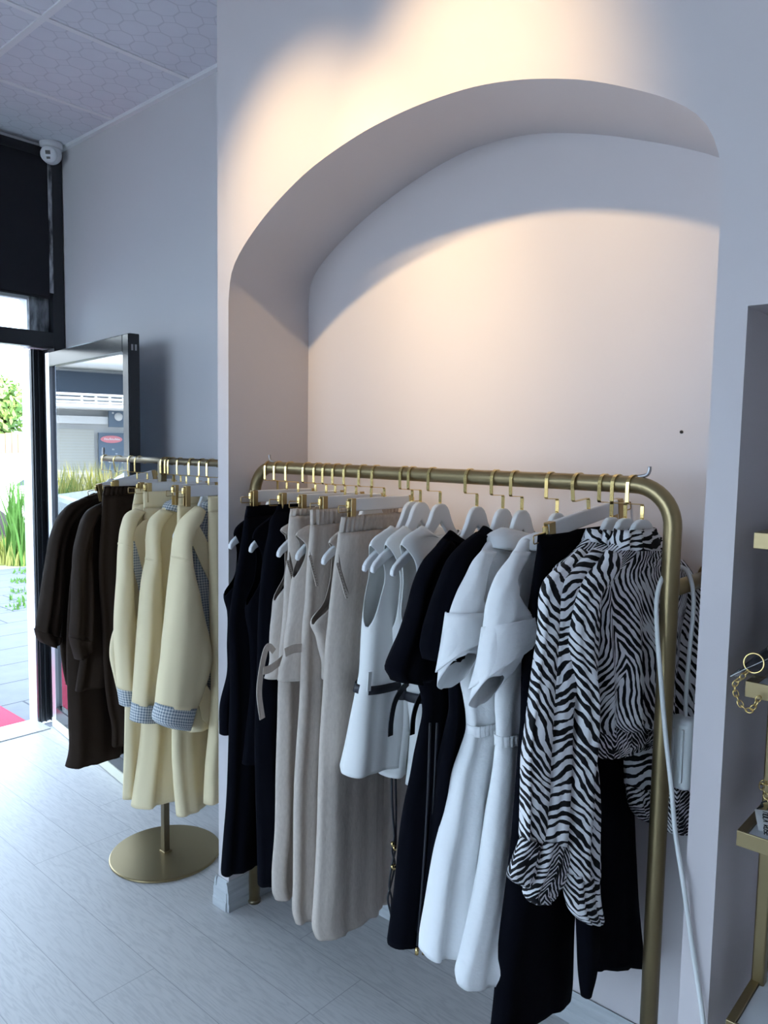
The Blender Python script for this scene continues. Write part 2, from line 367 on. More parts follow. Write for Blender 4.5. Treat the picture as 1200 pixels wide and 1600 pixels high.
# open door leaf, hinged in the corner
HG = V(-3.97, 1.815, 0); LA = math.radians(6.5); ld = V(math.cos(LA), -math.sin(LA), 0); ln_ = V(math.sin(LA), math.cos(LA), 0)
LW, LH, LT = .994, 2.005, .05
def lp(s, d, z): return HG+ld*s+ln_*d+V(0, 0, z)
def lbox(s0, s1, z0, z1, d0=0., d1=LT):
    q = MB().box((0, 0, 0), (1, 1, 1)); q.v = [lp(s0+(s1-s0)*p[0], d0+(d1-d0)*p[1], z0+(z1-z0)*p[2]) for p in q.v]; return q
def join(*qs):
    r = MB()
    for q in qs: r.add(q.v, q.f)
    return r
door = struct(join(lbox(LW-.062, LW, .055, LH), lbox(0, LW-.062, LH-.075, LH), lbox(0, LW-.062, .055, .125)).out('door_1', 'leaf_frame', smooth=False, bevel=.004))
lbox(-.002, LW-.06, .12, LH-.07, .018, .024).out('glass_pane', 'door_glass', door, smooth=False)
lbox(-.055, .0, .055, LH).out('hinge_stile', 'alu', door, smooth=False, bevel=.004)
lbox(-.055, LW, .006, .055, -.002, LT).out('kick_strip', 'cream_board', door, smooth=False)
lk = lbox(LW, LW+.002, .05, LH, .004, LT-.004).out('edge_strip', 'black_frame', door, smooth=False)
join(lbox(LW+.002, LW+.004, LH-.07, LH-.045, .012, .02), lbox(LW+.002, LW+.004, LH-.07, LH-.045, .028, .036)).out('edge_screw', 'steel', door, smooth=False)

# dome camera in the ceiling corner
cc = thing('security_camera', 'small white dome security camera in the ceiling corner above the shop door', 'security camera', (-3.955, 1.845, HC))
MB().lathe((-3.955, 1.845, HC), [(.052, -.03), (.055, -.022), (.055, -.002), (.05, 0)], 28).out('mount_base', 'camera_white', cc)
bm = bmesh.new(); bmesh.ops.create_uvsphere(bm, u_segments=28, v_segments=18, radius=.05)
ctr = V(-3.955, 1.845, HC-.055)
hd = obj('camera_ball', [ctr+V(*q.co) for q in bm.verts], [tuple(x.index for x in f.verts) for f in bm.faces], 'camera_white', cc); bm.free()
fdir = unit(V(.66, -.66, -.36)); sd = unit(np.cross(fdir, V(0, 0, 1))); upv = np.cross(sd, fdir)
g = MB(); rg = [(.040, .030), (.040, .044), (.034, .049)]; vs = []; fs = []
for r, dd in rg:
    for k in range(24): vs.append(ctr+fdir*dd+r*(math.cos(2*PI*k/24)*sd+math.sin(2*PI*k/24)*upv))
for i in range(2):
    for k in range(24): fs.append((i*24+k, i*24+(k+1) % 24, (i+1)*24+(k+1) % 24, (i+1)*24+k))
fs += [tuple(range(24)), tuple(48+k for k in range(24))]
face = g.add(vs, fs).out('camera_face', 'camera_white', cc)
def fpatch(a, b_, c, d): return [ctr+fdir*.0493+sd*x+upv*z for x, z in ((a, c), (b_, c), (b_, d), (a, d))]
MB().prism(fpatch(-.013, .011, .002, .020), fdir*.002).out('lens', 'lens', cc, smooth=False)
MB().prism(fpatch(-.009, .009, -.020, -.009), fdir*.002).out('sensor', 'lens', cc, smooth=False)

# ------------------------------------------------------------------ outside
struct(MB().box((-9.6, -14, -.12), (XO, 12, -.02)).out('pavement', 'paving', smooth=False))
M['soil'] = mat('dry_verge', (.42, .40, .26), .95, vary=(3, (.30, .32, .15)))
M['road'] = mat('pale_road', (.40, .40, .40), .9, vary=(2, (.46, .45, .44)))
struct(MB().box((-70, -60, -.3), (-9.6, 60, -.06)).box((-9.6, -60, -.3), (30, -14, -.06)).out('ground', 'road', smooth=False))
struct(MB().box((XO, -14, -.12), (XE+2, YN-.1, -.02)).out('side_pavement', 'paving', smooth=False))
M['grass'] = mat('yellow_grass', (.42, .43, .10), .9, vary=(2.5, (.62, .56, .22)))
M['grass_green'] = mat('green_weed', (.13, .27, .05), .9)
def blades(name, spots, hgt, m, n, label, cat, rad=.9):
    rnd = random.Random(5); q = MB()
    for sx, sy in spots:
        for _ in range(n):
            a, r = rnd.random()*2*PI, rad*math.sqrt(rnd.random()); x, y = sx+r*math.cos(a), sy+r*math.sin(a)
            h = hgt*(.45+.75*rnd.random()); b2 = rnd.random()*2*PI; wv = V(math.cos(b2), math.sin(b2), 0)*.018; ln2 = V(rnd.uniform(-.25, .25), rnd.uniform(-.25, .25), 0)*h
            p = V(x, y, -.06); q.add([p-wv, p+wv, p+wv*.7+ln2*.45+V(0, 0, h*.6), p-wv*.7+ln2*.45+V(0, 0, h*.6), p+ln2+V(0, 0, h)], [(0, 1, 2, 3), (3, 2, 4)])
    return tag(obj(name, q.v, q.f, m, smooth=False), label, cat, None, 'stuff')
struct(MB().box((-11.3, -14, -.08), (-9.6, 12, -.045)).out('verge', 'soil', smooth=False))
blades('verge_grass', [(-10.2-.25*(i % 3), 2.9+.5*i) for i in range(8)], .30, 'grass', 520, 'low dry yellow grass along the verge, seen through the open doorway', 'grass', .5)
blades('tall_grass', [(-10.3-.3*(i % 3), -2.2+.45*i) for i in range(8)], 1.15, 'grass', 420, 'tall dry yellow grass in front of the building, mirrored in the door glass', 'grass', .5)
blades('verge_weeds', [(-10.1, .62), (-10.2, .95), (-10.0, 4.3)], 1.1, 'grass_green', 240, 'clump of green weeds beside the tall dry grass', 'weeds', .3)
blades('paving_weeds', [(-7.3, 2.95), (-8.0, 3.35), (-7.6, 3.15), (-8.6, 3.6), (-9.2, 3.85)], .09, 'grass_green', 30, 'small green weeds sprouting between the paving slabs', 'weeds', .13)
fm = at(15, 1145, 2, -.01)
tag(MB().box((-5.35, .30, -.02), (-4.21, 1.765, -.004)).out('door_mat', 'red_mat', smooth=False), 'red coir mat on the paving just outside the shop door', 'mat')

# parked cars beyond the verge
M['car_paint'] = mat('white_car_paint', (.72, .75, .78), .25, coat=.5)
M['car_glass'] = mat('dark_car_glass', (.03, .04, .05), .08)
M['tyre'] = mat('tyre', (.02, .02, .022), .8)
def car(loc, label):
    t = thing('car', label, 'car', loc); x, y, z = loc
    side = [(-2.1, .35), (-2.15, .62), (-1.9, .80), (-1.1, .90), (-.45, 1.38), (.85, 1.42), (1.6, .98), (2.1, .92), (2.15, .4)]
    MB().prism([(x-.85, y+a, z+b_) for a, b_ in side], (1.7, 0, 0)).out('body', 'car_paint', t, smooth=False, bevel=.06)
    MB().prism([(x-.86, y+a, z+b_) for a, b_ in [(-.92, .93), (-.42, 1.30), (.78, 1.34), (1.35, .98)]], (1.72, 0, 0)).out('side_window', 'car_glass', t, smooth=False)
    for sy in (-1.3, 1.3):
        for sx in (-.87, .67): MB().lathe((x+sx, y+sy, z+.31), [(.1, 0), (.29, 0), (.31, .03), (.31, .17), (.29, .2), (.1, .2)], 24, 0).out('wheel', 'tyre', t)
car((-12.6, 5.75, -.06), 'white car parked behind the dry grass, seen through the open doorway')
car((-8.7, -1.4, -.02), 'white car parked on the paving before the tall grass, mirrored low in the door glass')

M['net'] = mat('turquoise_net', (.04, .42, .32), .8, vary=(6, (.10, .30, .16)))
ht = MB(); rnd = random.Random(3)
for i in range(2600):
    y = rnd.uniform(6, 16); z = rnd.uniform(-.06, 1.0); x = -24+rnd.uniform(-.22, .22)-(z*.1); a = rnd.random()*6; s_ = .10
    ht.add([(x, y, z), (x+s_*.6, y+s_*math.cos(a), z+s_*math.sin(a)), (x+s_*.4, y-s_*math.sin(a), z+s_*math.cos(a))], [(0, 1, 2)])
ht.box((-24.3, 6, -.06), (-24.1, 16, .9))
tag(obj('clipped_hedge', ht.v, ht.f, 'net', smooth=False), 'low turquoise green hedge across the road in front of the wooden fence', 'hedge')
M['fence'] = mat('red_wood', (.36, .19, .12), .8, vary=(5, (.28, .14, .09)), stretch=(1, 6, .3))
t = thing('wooden_fence', 'reddish wooden board fence behind the turquoise hedge', 'fence', (-26, 11, -.06))
g = MB()
for i in range(50): g.box((-26, 6+.2*i, -.06), (-25.96, 6.185+.2*i, 1.75+.03*((i*7) % 3)))
g.out('board_panel', 'fence', t, smooth=False); MB().box((-26.06, 6, .3), (-26, 16, .4)).box((-26.06, 6, 1.3), (-26, 16, 1.4)).out('rail', 'fence', t, smooth=False)
M['leaf'] = mat('tree_leaves', (.10, .24, .05), .6, vary=(1.1, (.26, .36, .07)))  # two leaf greens mixed at random by noise
M['bark'] = mat('bark', (.20, .14, .10), .9)
def tree(x, y, h, r, label, seed, n=2600):
    t = thing('tree', label, 'tree', (x, y, -.06), 'trees behind the wooden fence'); rnd = random.Random(seed); q = MB()
    for _ in range(n):
        d = unit([rnd.gauss(0, 1) for _ in range(3)]); rr = r*(.55+.5*rnd.random()); c = V(x, y, h)+d*V(rr, rr, rr*.8)
        a = unit([rnd.gauss(0, 1) for _ in range(3)]); b2 = unit(np.cross(a, d+V(.01, 0, 0))); s_ = .17
        q.add([c-a*s_, c+b2*s_*.5, c+a*s_, c-b2*s_*.5], [(0, 1, 2, 3)])
    obj('crown', q.v, q.f, 'leaf', t, smooth=False)
    br = MB().sweep([(x, y, -.06), (x+.1, y, h*.5), (x-.05, y+.1, h)], [.22, .16, .07], 10)
    br.sweep([(x+.08, y, h*.45), (x+.6, y+.5, h*.9)], [.1, .04], 8).sweep([(x+.08, y, h*.5), (x-.5, y-.6, h*.95)], [.1, .04], 8); br.out('trunk', 'bark', t)
tree(-28.5, 10.6, 2.7, 1.55, 'bushy green tree at the left of the doorway view, above the fence', 1)
tree(-28.8, 13.9, 2.5, 1.35, 'bushy green tree with a bare trunk beside the white door jamb', 2)
tree(-31, 18.2, 3.0, 1.8, 'green tree hidden behind the white door jamb, last along the fence', 4)
# building over the road, mirrored by the door glass: its pieces are found by following the mirrored sight lines
def mirrored(px, py, X):
    d = ray(px, py); t = (HG-EYE).dot(ln_)/d.dot(ln_); p = EYE+d*t; r = d-2*d.dot(ln_)*ln_; return p+r*((X-p[0])/r[0])
XB = -30.
def brect(px0, py0, px1, py1, X=XB):
    a, c = mirrored(px0, py0, X), mirrored(px1, py1, X); return sorted((a[1], c[1])), sorted((a[2], c[2]))
M['b_wall'] = mat('building_plaster', (.56, .57, .56), .8); M['b_white'] = mat('balcony_white', (.72, .74, .74), .7)
M['b_shade'] = mat('balcony_shade', (.05, .075, .11), .5); M['b_shut'] = mat('roller_shutter', (.50, .50, .44), .6); M['b_sign'] = mat('sign_slate', (.13, .18, .24), .6)
tb = thing('building', 'pale building with curved white balconies and shop signs mirrored in the open door glass', 'building', (XB-3, -7, -.06))
ys0, zs0 = brect(80, 765, 212, 560)
Y0, Y1 = -16., 3.
zl = lambda py: mirrored(140, py, XB)[2]
MB().box((XB-6, Y0, -.1), (XB-.6, Y1, 9)).out('wall', 'b_wall', tb, smooth=False)
def curve_slab(z0, z1, dep, m, name, th=None):
    N_ = 24; P = [(XB-.6+dep*math.sin(PI*(.12+.76*i/N_)), Y0+(Y1-Y0)*i/N_) for i in range(N_+1)]; q = MB(); i_ = .12 if th else None
    vs, fs = [], []
    for x, y in P: vs += [(x, y, z0), (x, y, z1), ((x-th) if th else XB-.6, y, z1), ((x-th) if th else XB-.6, y, z0)]
    for i in range(N_):
        for k in range(4): fs.append((i*4+k, i*4+(k+1) % 4, (i+1)*4+(k+1) % 4, (i+1)*4+k))
    return q.add(vs, fs).out(name, m, tb)
curve_slab(zl(576), zl(552), 1.9, 'b_white', 'upper_balcony')
MB().box((XB-.62, Y0, zl(622)), (XB-.5, Y1, zl(580))).out('painted_balcony_shade', 'b_shade', tb, smooth=False)  # dark band with the shade below the upper balcony put into its colour
for a_, b_ in ((622, 618), (628, 624), (633, 630)): curve_slab(zl(a_), zl(b_), 2.0, 'b_white', 'balcony_rail', .08)
for i in range(14, 40):
    s_ = i/39; y = Y0+(Y1-Y0)*s_; x = XB-.6+2.0*math.sin(PI*(.12+.76*s_))
    if -9.6 < y < -4.2: MB().box((x-.09, y-.04, zl(634)), (x-.01, y+.04, zl(618))).out('balcony_post', 'b_white', tb, smooth=False)
curve_slab(zl(640), zl(634), 2.05, 'b_white', 'lower_balcony')
MB().box((XB-.6, Y0, zl(662)), (XB-.3, Y1, zl(650))).out('fascia', 'b_white', tb, smooth=False)
yy, zz = brect(90, 760, 151, 671); MB().box((XB-.6, yy[0], -.06), (XB-.5, yy[1], zz[1])).out('roller_shutter', 'b_shut', tb, smooth=False)
q = MB()
for i in range(24): q.box((XB-.5, yy[0], .05+i*.11), (XB-.48, yy[1], .07+i*.11))
q.out('shutter_slats', 'b_wall', tb, smooth=False)
yy, zz = brect(171, 667, 205, 641); sg = MB().box((XB-.3, yy[0], zz[0]), (XB-.2, yy[1], zz[1])).out('round_logo_sign', 'b_sign', tb, smooth=False)
cy, cz = mirrored(186, 651, XB)[1:]; MB().lathe((XB-.2, cy, cz), [(.001, .01), (.16, .01), (.16, .02)], 24, 0).out('white_disc', 'b_white', sg)
cy, cz = mirrored(177, 645, XB)[1:]; MB().lathe((XB-.2, cy, cz), [(.001, .01), (.04, .01), (.04, .02)], 16, 0).out('small_disc', 'b_white', sg)
yy, zz = brect(158, 740, 205, 677); sg = MB().box((XB-.5, yy[0], zz[0]), (XB-.4, yy[1], zz[1])).out('shop_window', 'b_sign', tb, smooth=False)
a = mirrored(160, 692, XB); c = mirrored(194, 681, XB); cy, cz, ry, rz = (a[1]+c[1])/2, (a[2]+c[2])/2, abs(a[1]-c[1])/2, abs(a[2]-c[2])/2
el = [(XB-.39, cy+ry*math.cos(2*PI*k/28), cz+rz*math.sin(2*PI*k/28)) for k in range(28)]
MB().prism(el, (.02, 0, 0)).out('red_oval', 'pink_label', sg, smooth=False)
for k in range(9): MB().box((XB-.37, cy-ry*.75+k*ry*.165, cz-.03), (XB-.36, cy-ry*.75+k*ry*.165+ry*.10, cz+.02+.015*(k % 3))).out('sign_letter', 'b_white', sg, smooth=False)
rnd = random.Random(9)
for k in range(20): y, z = rnd.uniform(yy[0], yy[1]), rnd.uniform(zz[0]+(zz[1]-zz[0])*.25, zz[0]+(zz[1]-zz[0])*.6); MB().box((XB-.4, y, z), (XB-.39, y+.07, z+.03+.05*rnd.random())).out('window_mark', 'b_white', sg, smooth=False)

# ------------------------------------------------------------------ gold rail inside the arch
YR, ZR, RR = 1.566, 1.4770, .0185
t = thing('clothes_rack', 'long antique gold clothes rail with rounded corners standing inside the arch', 'clothes rack', (-1.27, YR, 0))
def bend(c, r, a0, a1, n=10): return [(c[0]+r*math.cos(a0+(a1-a0)*i/n), YR, c[1]+r*math.sin(a0+(a1-a0)*i/n)) for i in range(n+1)]
XLg, XRg, br = -1.9655, -.603, .085
MB().sweep([(XLg, YR, .008), (XLg, YR, .7)]+bend((XLg+br, ZR-br), br, PI, PI/2)+[(-1.27, YR, ZR)]+bend((XRg-br, ZR-br), br, PI/2, 0)+[(XRg, YR, .7), (XRg, YR, .008)], RR, 20).out('rail_tube', 'brass', t)
for x in (XLg, XRg): MB().lathe((x, YR, 0), [(.021, 0), (.022, .008), (.019, .012)], 20).out('foot', 'brass_dark', t)
MB().sweep([(XRg, YR, 1.262), (XRg, YB-.006, 1.262)], .017, 16).lathe((XRg, YB, 1.262), [(.03, -.008), (.032, -.003), (.032, 0)], 20, 1).out('wall_strut', 'brass', t)
for x, s_ in ((-1.888, -1), (-.664, 1)):
    MB().sweep(smooth_path([(x-.02*s_, YR, ZR+RR-.002), (x, YR, ZR+RR+.003), (x+.006*s_, YR, ZR+RR+.012), (x+.006*s_, YR, ZR+RR+.021)], 5), .0042, 8).out('end_hook', 'steel', t)

# round-based stand at the left
YS, ZS, RS = 1.53, 1.484, .012
t = thing('clothes_stand', 'gold garment stand with a single post and a flat round floor plate beside the pillar', 'clothes stand', (-2.45, YS, 0))
MB().lathe((-2.452, YS, 0), [(.202, 0), (.204, .003), (.203, .007), (.200, .009)], 96).out('base_plate', 'brass', t, smooth=False)
MB().box((-2.466, YS-.012, .009), (-2.443, YS+.012, ZS)).out('post', 'brass_dark', t, smooth=False, bevel=.002)
MB().box((-2.469, YS-.017, .008), (-2.435, YS+.017, .014)).out('post_collar', 'brass', t, smooth=False, bevel=.002)
MB().sweep([(-2.885, YS, ZS), (-2.07, YS, ZS)], RS, 16).out('top_rail', 'brass_dark', t)
for x, s_ in ((-2.878, -1), (-2.078, 1)): MB().sweep(smooth_path([(x, YS, ZS+RS-.003), (x+.003*s_, YS, ZS+RS+.006), (x+.001*s_, YS, ZS+RS+.03)], 5), .006, 8).out('end_stop', 'steel', t)
# ------------------------------------------------------------------ hangers
YC = 1.60            # middle of a hung garment on the long rail
def hook(parent, m='gold'):
    r = .0205; P = [(0, .032, -.079), (0, .032, -.047), (0, .030, -.043), (0, -.0175, -.0405), (0, -.0205, -.037), (0, -.0207, -.01)]
    P += [(0, -r*math.cos(a), r*math.sin(a)) for a in np.linspace(0, PI*.98, 12)] + [(0, .0222, -.008)]
    o = parent.location; return MB().sweep([V(*p)+V(*o) for p in P], 0, flat=(.0085, .0018)).out('hook', m, parent, smooth=False)
def shoulder_proto():
    t = thing('coat_hanger', 'x', 'hanger', (0, 0, 0))
    top = [(0, 0), (.014, -.002), (.026, -.009), (.035, -.021), (.045, -.042), (.060, -.066), (.085, -.088), (.125, -.111), (.160, -.131), (.181, -.147), (.189, -.158), (.191, -.170)]
    low = [(.184, -.175), (.172, -.164), (.135, -.145), (.085, -.122), (.050, -.100), (0, -.048)]
    half = top+low; poly = half+[(-y, z) for y, z in half[::-1][1:-1]]
    MB().prism([(-.0065, .032+y, -.075+z) for y, z in poly], (.013, 0, 0)).out('shoulder_bar', 'lacquer', t, smooth=False, bevel=.0035)
    hook(t); MB().lathe((0, .032, -.078), [(.004, 0), (.004, .006)], 12).out('hook_socket', 'gold', t); return t
def clip_proto(nm='clip_hanger'):
    t = thing(nm, 'x', 'hanger', (0, 0, 0))
    MB().box((-.006, -.098, -.104), (.006, .145, -.068)).out('wooden_bar', 'lacquer', t, smooth=False, bevel=.003)
    hook(t); MB().lathe((0, .032, -.072), [(.004, 0), (.004, .006)], 12).out('hook_socket', 'gold', t)
    for y, s in ((-.098, -1), (.142, 1)):
        c = MB().box((.006, y-.009, -.136), (.0085, y+.009, -.070)).box((-.0085, y-.009, -.136), (-.006, y+.009, -.070)).box((-.0085, y-.009, -.071), (.0085, y+.009, -.068))
        c.box((-.008, y-.008, -.136), (-.004, y+.008, -.133)).box((.004, y-.008, -.136), (.008, y+.008, -.133))
        cl = c.out('clip', 'clip_brass', t, smooth=False, bevel=.0012)
        W = [(.0, y+.004*s, -.088), (.0, y+.048*s, -.086), (.0, y+.050*s, -.088), (.0, y+.050*s, -.102), (.0, y+.048*s, -.104), (.0, y+.004*s, -.104)]
        MB().sweep(W, .0014, 6).out('wire_loop', 'clip_brass', cl)
        lv = MB().box((-.005, y+.009, -.094), (.005, y+.018, -.074)) if s > 0 else MB().box((-.005, y-.018, -.094), (.005, y-.009, -.074))
        lv.out('lever', 'gold', cl, smooth=False, bevel=.002)
    return t
_ps, _pc = shoulder_proto(), clip_proto()
_used = set()
def hang(kind, X, k, label, group, Y0=YR, Z0=ZR, tilt=0., rose=False):
    p = _ps if kind == 's' else _pc
    rot = (tilt, 0, -math.atan(k))
    if kind not in _used: o = p; o.location = (X, Y0, Z0); o.rotation_euler = rot; _used.add(kind)
    else: o = copy_thing(p, rot, (X, Y0, Z0))
    tag(o, label, 'hanger', group); return o
def hx(px, first=421, slope=.04, y0=722, Y=YR): return at(px, y0+(px-first)*slope, 1, Y)[0]
HOOKS = [421.6, 436, 454, 481, 498, 512, 527.5, 545, 568.6, 589, 633, 646, 677, 735, 776, 806, 861.5, 904.5, 945.5, 966, 991]
HX = [None]+[hx(h) for h in HOOKS]
LXH = lambda h: at(h, 711+(h-160)*.035, 1, YS)[0]

# ------------------------------------------------------------------ cloth
class G:
    """one hanging garment: upright plane X = X0 + k*(Y-Yc), rows traced as near/far edges"""
    def __init__(s, name, label, cat, X0, k=0., Yc=YC, ymax=1.80, group=None, base=None):
        s.X0, s.k, s.Yc, s.ymax = X0, k, Yc, ymax; s.N = unit((1, -k, 0)); s.seed = int(abs(X0)*10000)
        s.t = thing(name, label, cat, base if base is not None else (X0, Yc, .3), group)
    def P(s, px, py, dx=0.):
        q = on_plane(px, py, s.X0+dx, s.k, s.Yc); return q if q[1] < 1.79 else at(px, py, 1, 1.79)
    def Y(s, y, z, dx=0.): return V(s.X0+dx+s.k*(y-s.Yc), y, z)
    def rows(s, R, dx=0., h=.02, hs=1.):
        out = []
        for r in R:
            n = r[0]; f = r[1] if len(r) > 1 else None; hh = r[2] if len(r) > 2 else h; ex = r[3] if len(r) > 3 else {}
            d = dx+ex.get('dx', 0.)
            Pn = s.P(*n, d) if isinstance(n, tuple) else n
            if f is None: Pf = s.Y(min(2*s.Yc-Pn[1], s.ymax), Pn[2], d)
            elif isinstance(f, (int, float)): Pf = s.Y(f, Pn[2], d)
            elif isinstance(f, tuple): Pf = s.P(*f, d)
            else: Pf = f
            out.append((Pn, Pf, hh*hs, ex.get('lift', 0.)))
        return out
    def loft(s, name, R, m, dx=0., h=.02, p=.75, nu=44, seg=6, fold=(.0, .006, .07), notch=None, parent=None, cap=False, solid=.0016, closed=True, drift=.5, jag=0., hs=1., scoop=0.):
        R = s.rows(R, dx, h, hs); K = len(R); A = np.array([np.r_[a, b_, c, d] for a, b_, c, d in R])
        t = np.r_[0, np.cumsum([max(.004, np.linalg.norm(A[i+1, :3]-A[i, :3]), .5*np.linalg.norm(A[i+1, 3:6]-A[i, 3:6])) for i in range(K-1)])]
        Tn = np.zeros_like(A)
        for i in range(K):
            if i == 0: Tn[i] = (A[1]-A[0])/(t[1]-t[0])
            elif i == K-1: Tn[i] = (A[-1]-A[-2])/(t[-1]-t[-2])
            else:
                a, b_ = (A[i]-A[i-1])/(t[i]-t[i-1]), (A[i+1]-A[i])/(t[i+1]-t[i]); wa, wb = t[i+1]-t[i], t[i]-t[i-1]
                Tn[i] = (a*wa+b_*wb)/(wa+wb)
        S = []; tt = []; idx = []
        for i in range(K-1):
            dt = t[i+1]-t[i]; n = max(2, min(seg, int(dt/.012)+1)) if seg > 1 else 1
            for q in range(n):
                u = q/n; h00, h10, h01, h11 = 2*u**3-3*u*u+1, u**3-2*u*u+u, -2*u**3+3*u*u, u**3-u*u
                S.append(h00*A[i]+h10*dt*Tn[i]+h01*A[i+1]+h11*dt*Tn[i+1]); tt.append(t[i]+u*dt); idx.append(i+u)
        S.append(A[-1]); tt.append(t[-1]); idx.append(K-1.); S = np.array(S); tt = np.array(tt)
        rs = np.random.RandomState((s.seed+sum(map(ord, name))) % 99991); ph = rs.rand(8)*2*PI
        ang = np.linspace(-PI, PI, nu+1); vs = []; U = np.zeros((len(S), nu+1))
        cp = np.sign(np.cos(ang))*np.abs(np.cos(ang))**p; sp = np.sign(np.sin(ang))*np.abs(np.sin(ang))**p
        a0, a1, wl = fold; L = tt[-1]
        J0 = nu//9
        def wid(x):
            n0, n1, w = notch; q = (x-n0)/(n1-n0); return .05 if q <= 0 or q >= 1 else max(.05, w*math.sin(PI*q**.7)**.6)
        for i in range(len(S)):
            if notch:
                ww = wid(idx[i]); jj = np.abs(np.arange(nu+1)-nu//2); an = np.where(jj <= J0, ww*jj/J0, np.where(jj >= nu//2-J0, PI-ww*(nu//2-jj)/J0, ww+(PI-2*ww)*(jj-J0)/(nu//2-2*J0)))
                an = an*np.sign(np.arange(nu+1)-nu//2); cp = np.sign(np.cos(an))*np.abs(np.cos(an))**p; sp = np.sign(np.sin(an))*np.abs(np.sin(an))**p
            n_, f_, hh, lift = S[i, :3], S[i, 3:6], max(S[i, 6], .002), S[i, 7]; c = (n_+f_)/2; a = (f_-n_)/2; la = np.linalg.norm(a)
            x = tt[i]/L; am = a0+(a1-a0)*x
            sc = la*(1-cp); d = am*(np.sin(2*PI*sc/wl+ph[0]+drift*math.sin(3*x+ph[1]))+.6*np.sin(2*PI*sc/(wl*.57)+ph[2]+drift*1.4*math.sin(4*x+ph[3]))+.5*math.sin(5*x*PI*.6+ph[4])*np.cos(sc/.05+ph[5]))
            d = d-.35*d[nu//2]
            zz = lift*sp - scoop*max(0, 1-tt[i]/(2.6*scoop+1e-6))**1.2*(1-cp*cp) + jag*x**6*np.sin(2*PI*sc/(wl*.8)+ph[6])
            pos = c[None]-a[None]*cp[:, None]+s.N[None]*(hh*sp+d)[:, None]; pos[:, 2] += zz
            vs.append(pos); U[i, 1:] = np.cumsum(np.linalg.norm(np.diff(pos, axis=0), axis=1)); U[i] -= U[i, nu//2]
        fs, uv = [], []; U += rs.rand()*3; tt = tt+rs.rand()*3
        for i in range(len(S)-1):
            for j in range(nu):
                if notch and notch[0] < (idx[i]+idx[i+1])/2 < notch[1]:
                    jm = abs(j+.5-nu//2)
                    if jm < J0 or jm > nu//2-J0: continue
                j2 = (j+1) % nu
                fs.append((i*nu+j, i*nu+j2, (i+1)*nu+j2, (i+1)*nu+j))
                uv.append([(U[i, j], -tt[i]), (U[i, j+1], -tt[i]), (U[i+1, j+1], -tt[i+1]), (U[i+1, j], -tt[i+1])])
        vv = [q for r in vs for q in r[:nu]]
        if cap:
            fs.append(tuple(range(nu))[::-1]); uv.append([(U[0, j], 0.) for j in range(nu)][::-1])
        return obj(name, vv, fs, m, parent or s.t, uv=uv, solid=solid)
    def band(s, name, R, m, parent=None, dx=0., h=.03, **k):
        return s.loft(name, R, m, dx=dx, h=h, seg=2, fold=(0, 0, .1), parent=parent, **k)
    def strap(s, name, P, m, dx=0., w=.02, t=.002, parent=None, n=6):
        """flat ribbon whose width stands across its own run, within the garment's plane"""
        pts = smooth_path([s.P(p[0], p[1], dx+(p[2] if len(p) > 2 else 0)) for p in P], n); q = MB(); rings = []
        for i in range(len(pts)):
            tg = unit(pts[min(i+1, len(pts)-1)]-pts[max(i-1, 0)]); sd = unit(np.cross(tg, s.N)); rings.append([pts[i]+sd*w*a+s.N*t*b_ for a, b_ in ((-.5, -.5), (.5, -.5), (.5, .5), (-.5, .5))])
        vs = [p for r in rings for p in r]; fs = [(i*4+k, i*4+(k+1) % 4, (i+1)*4+(k+1) % 4, (i+1)*4+k) for i in range(len(rings)-1) for k in range(4)]+[(3, 2, 1, 0), tuple(len(vs)-4+k for k in range(4))]
        return q.add(vs, fs).out(name, m, parent or s.t, smooth=False)
    def cord(s, name, P, m, dx=0., r=.003, parent=None):
        return MB().sweep(smooth_path([s.P(p[0], p[1], dx+(p[2] if len(p) > 2 else 0)) for p in P], 5), r, 8).out(name, m, parent or s.t)
    def patch(s, name, P, m, dx=0., t=.002, parent=None):
        return MB().prism([s.P(x, y, dx) for x, y in P], s.N*t).out(name, m, parent or s.t, smooth=False)

def trousers(name, label, X0, near, m, k=0., Yc=YC, group=None, ymax=1.80, mid=None, waist=.012, wrows=2, h0=.018, h1=.03, fold=.005, gather=0., fold_wl=.07, far=None):
    g = G(name, label, 'trousers', X0, k, Yc, ymax, group)
    mid = mid or Yc
    wb = [(p, None, waist) for p in near[:wrows]]
    g.loft('waistband', wb, m, fold=(gather, gather, .016), seg=5, nu=240 if gather else 40, drift=.15)
    n = len(near)-wrows+1; L = []; Rr = []
    for i, p in enumerate(near[wrows-1:]):
        q = g.P(*p); yf = min(2*Yc-q[1], ymax) if far is None else far; x = i/max(1, n-1); hh = (waist if i == 0 else h0+(h1-h0)*x)
        L.append((p, mid+.012, hh)); Rr.append((g.Y(mid-.012, q[2]), g.Y(yf, q[2]), hh*.9))
    g.loft('leg', L, m, fold=(.001+gather*.5, fold, fold_wl), p=.8); g.loft('leg', Rr, m, fold=(.001+gather*.5, fold, fold_wl), p=.8, dx=-.004)
    return g

GR = 'hangers on the long gold rail'; GL = 'hangers on the round-based stand'
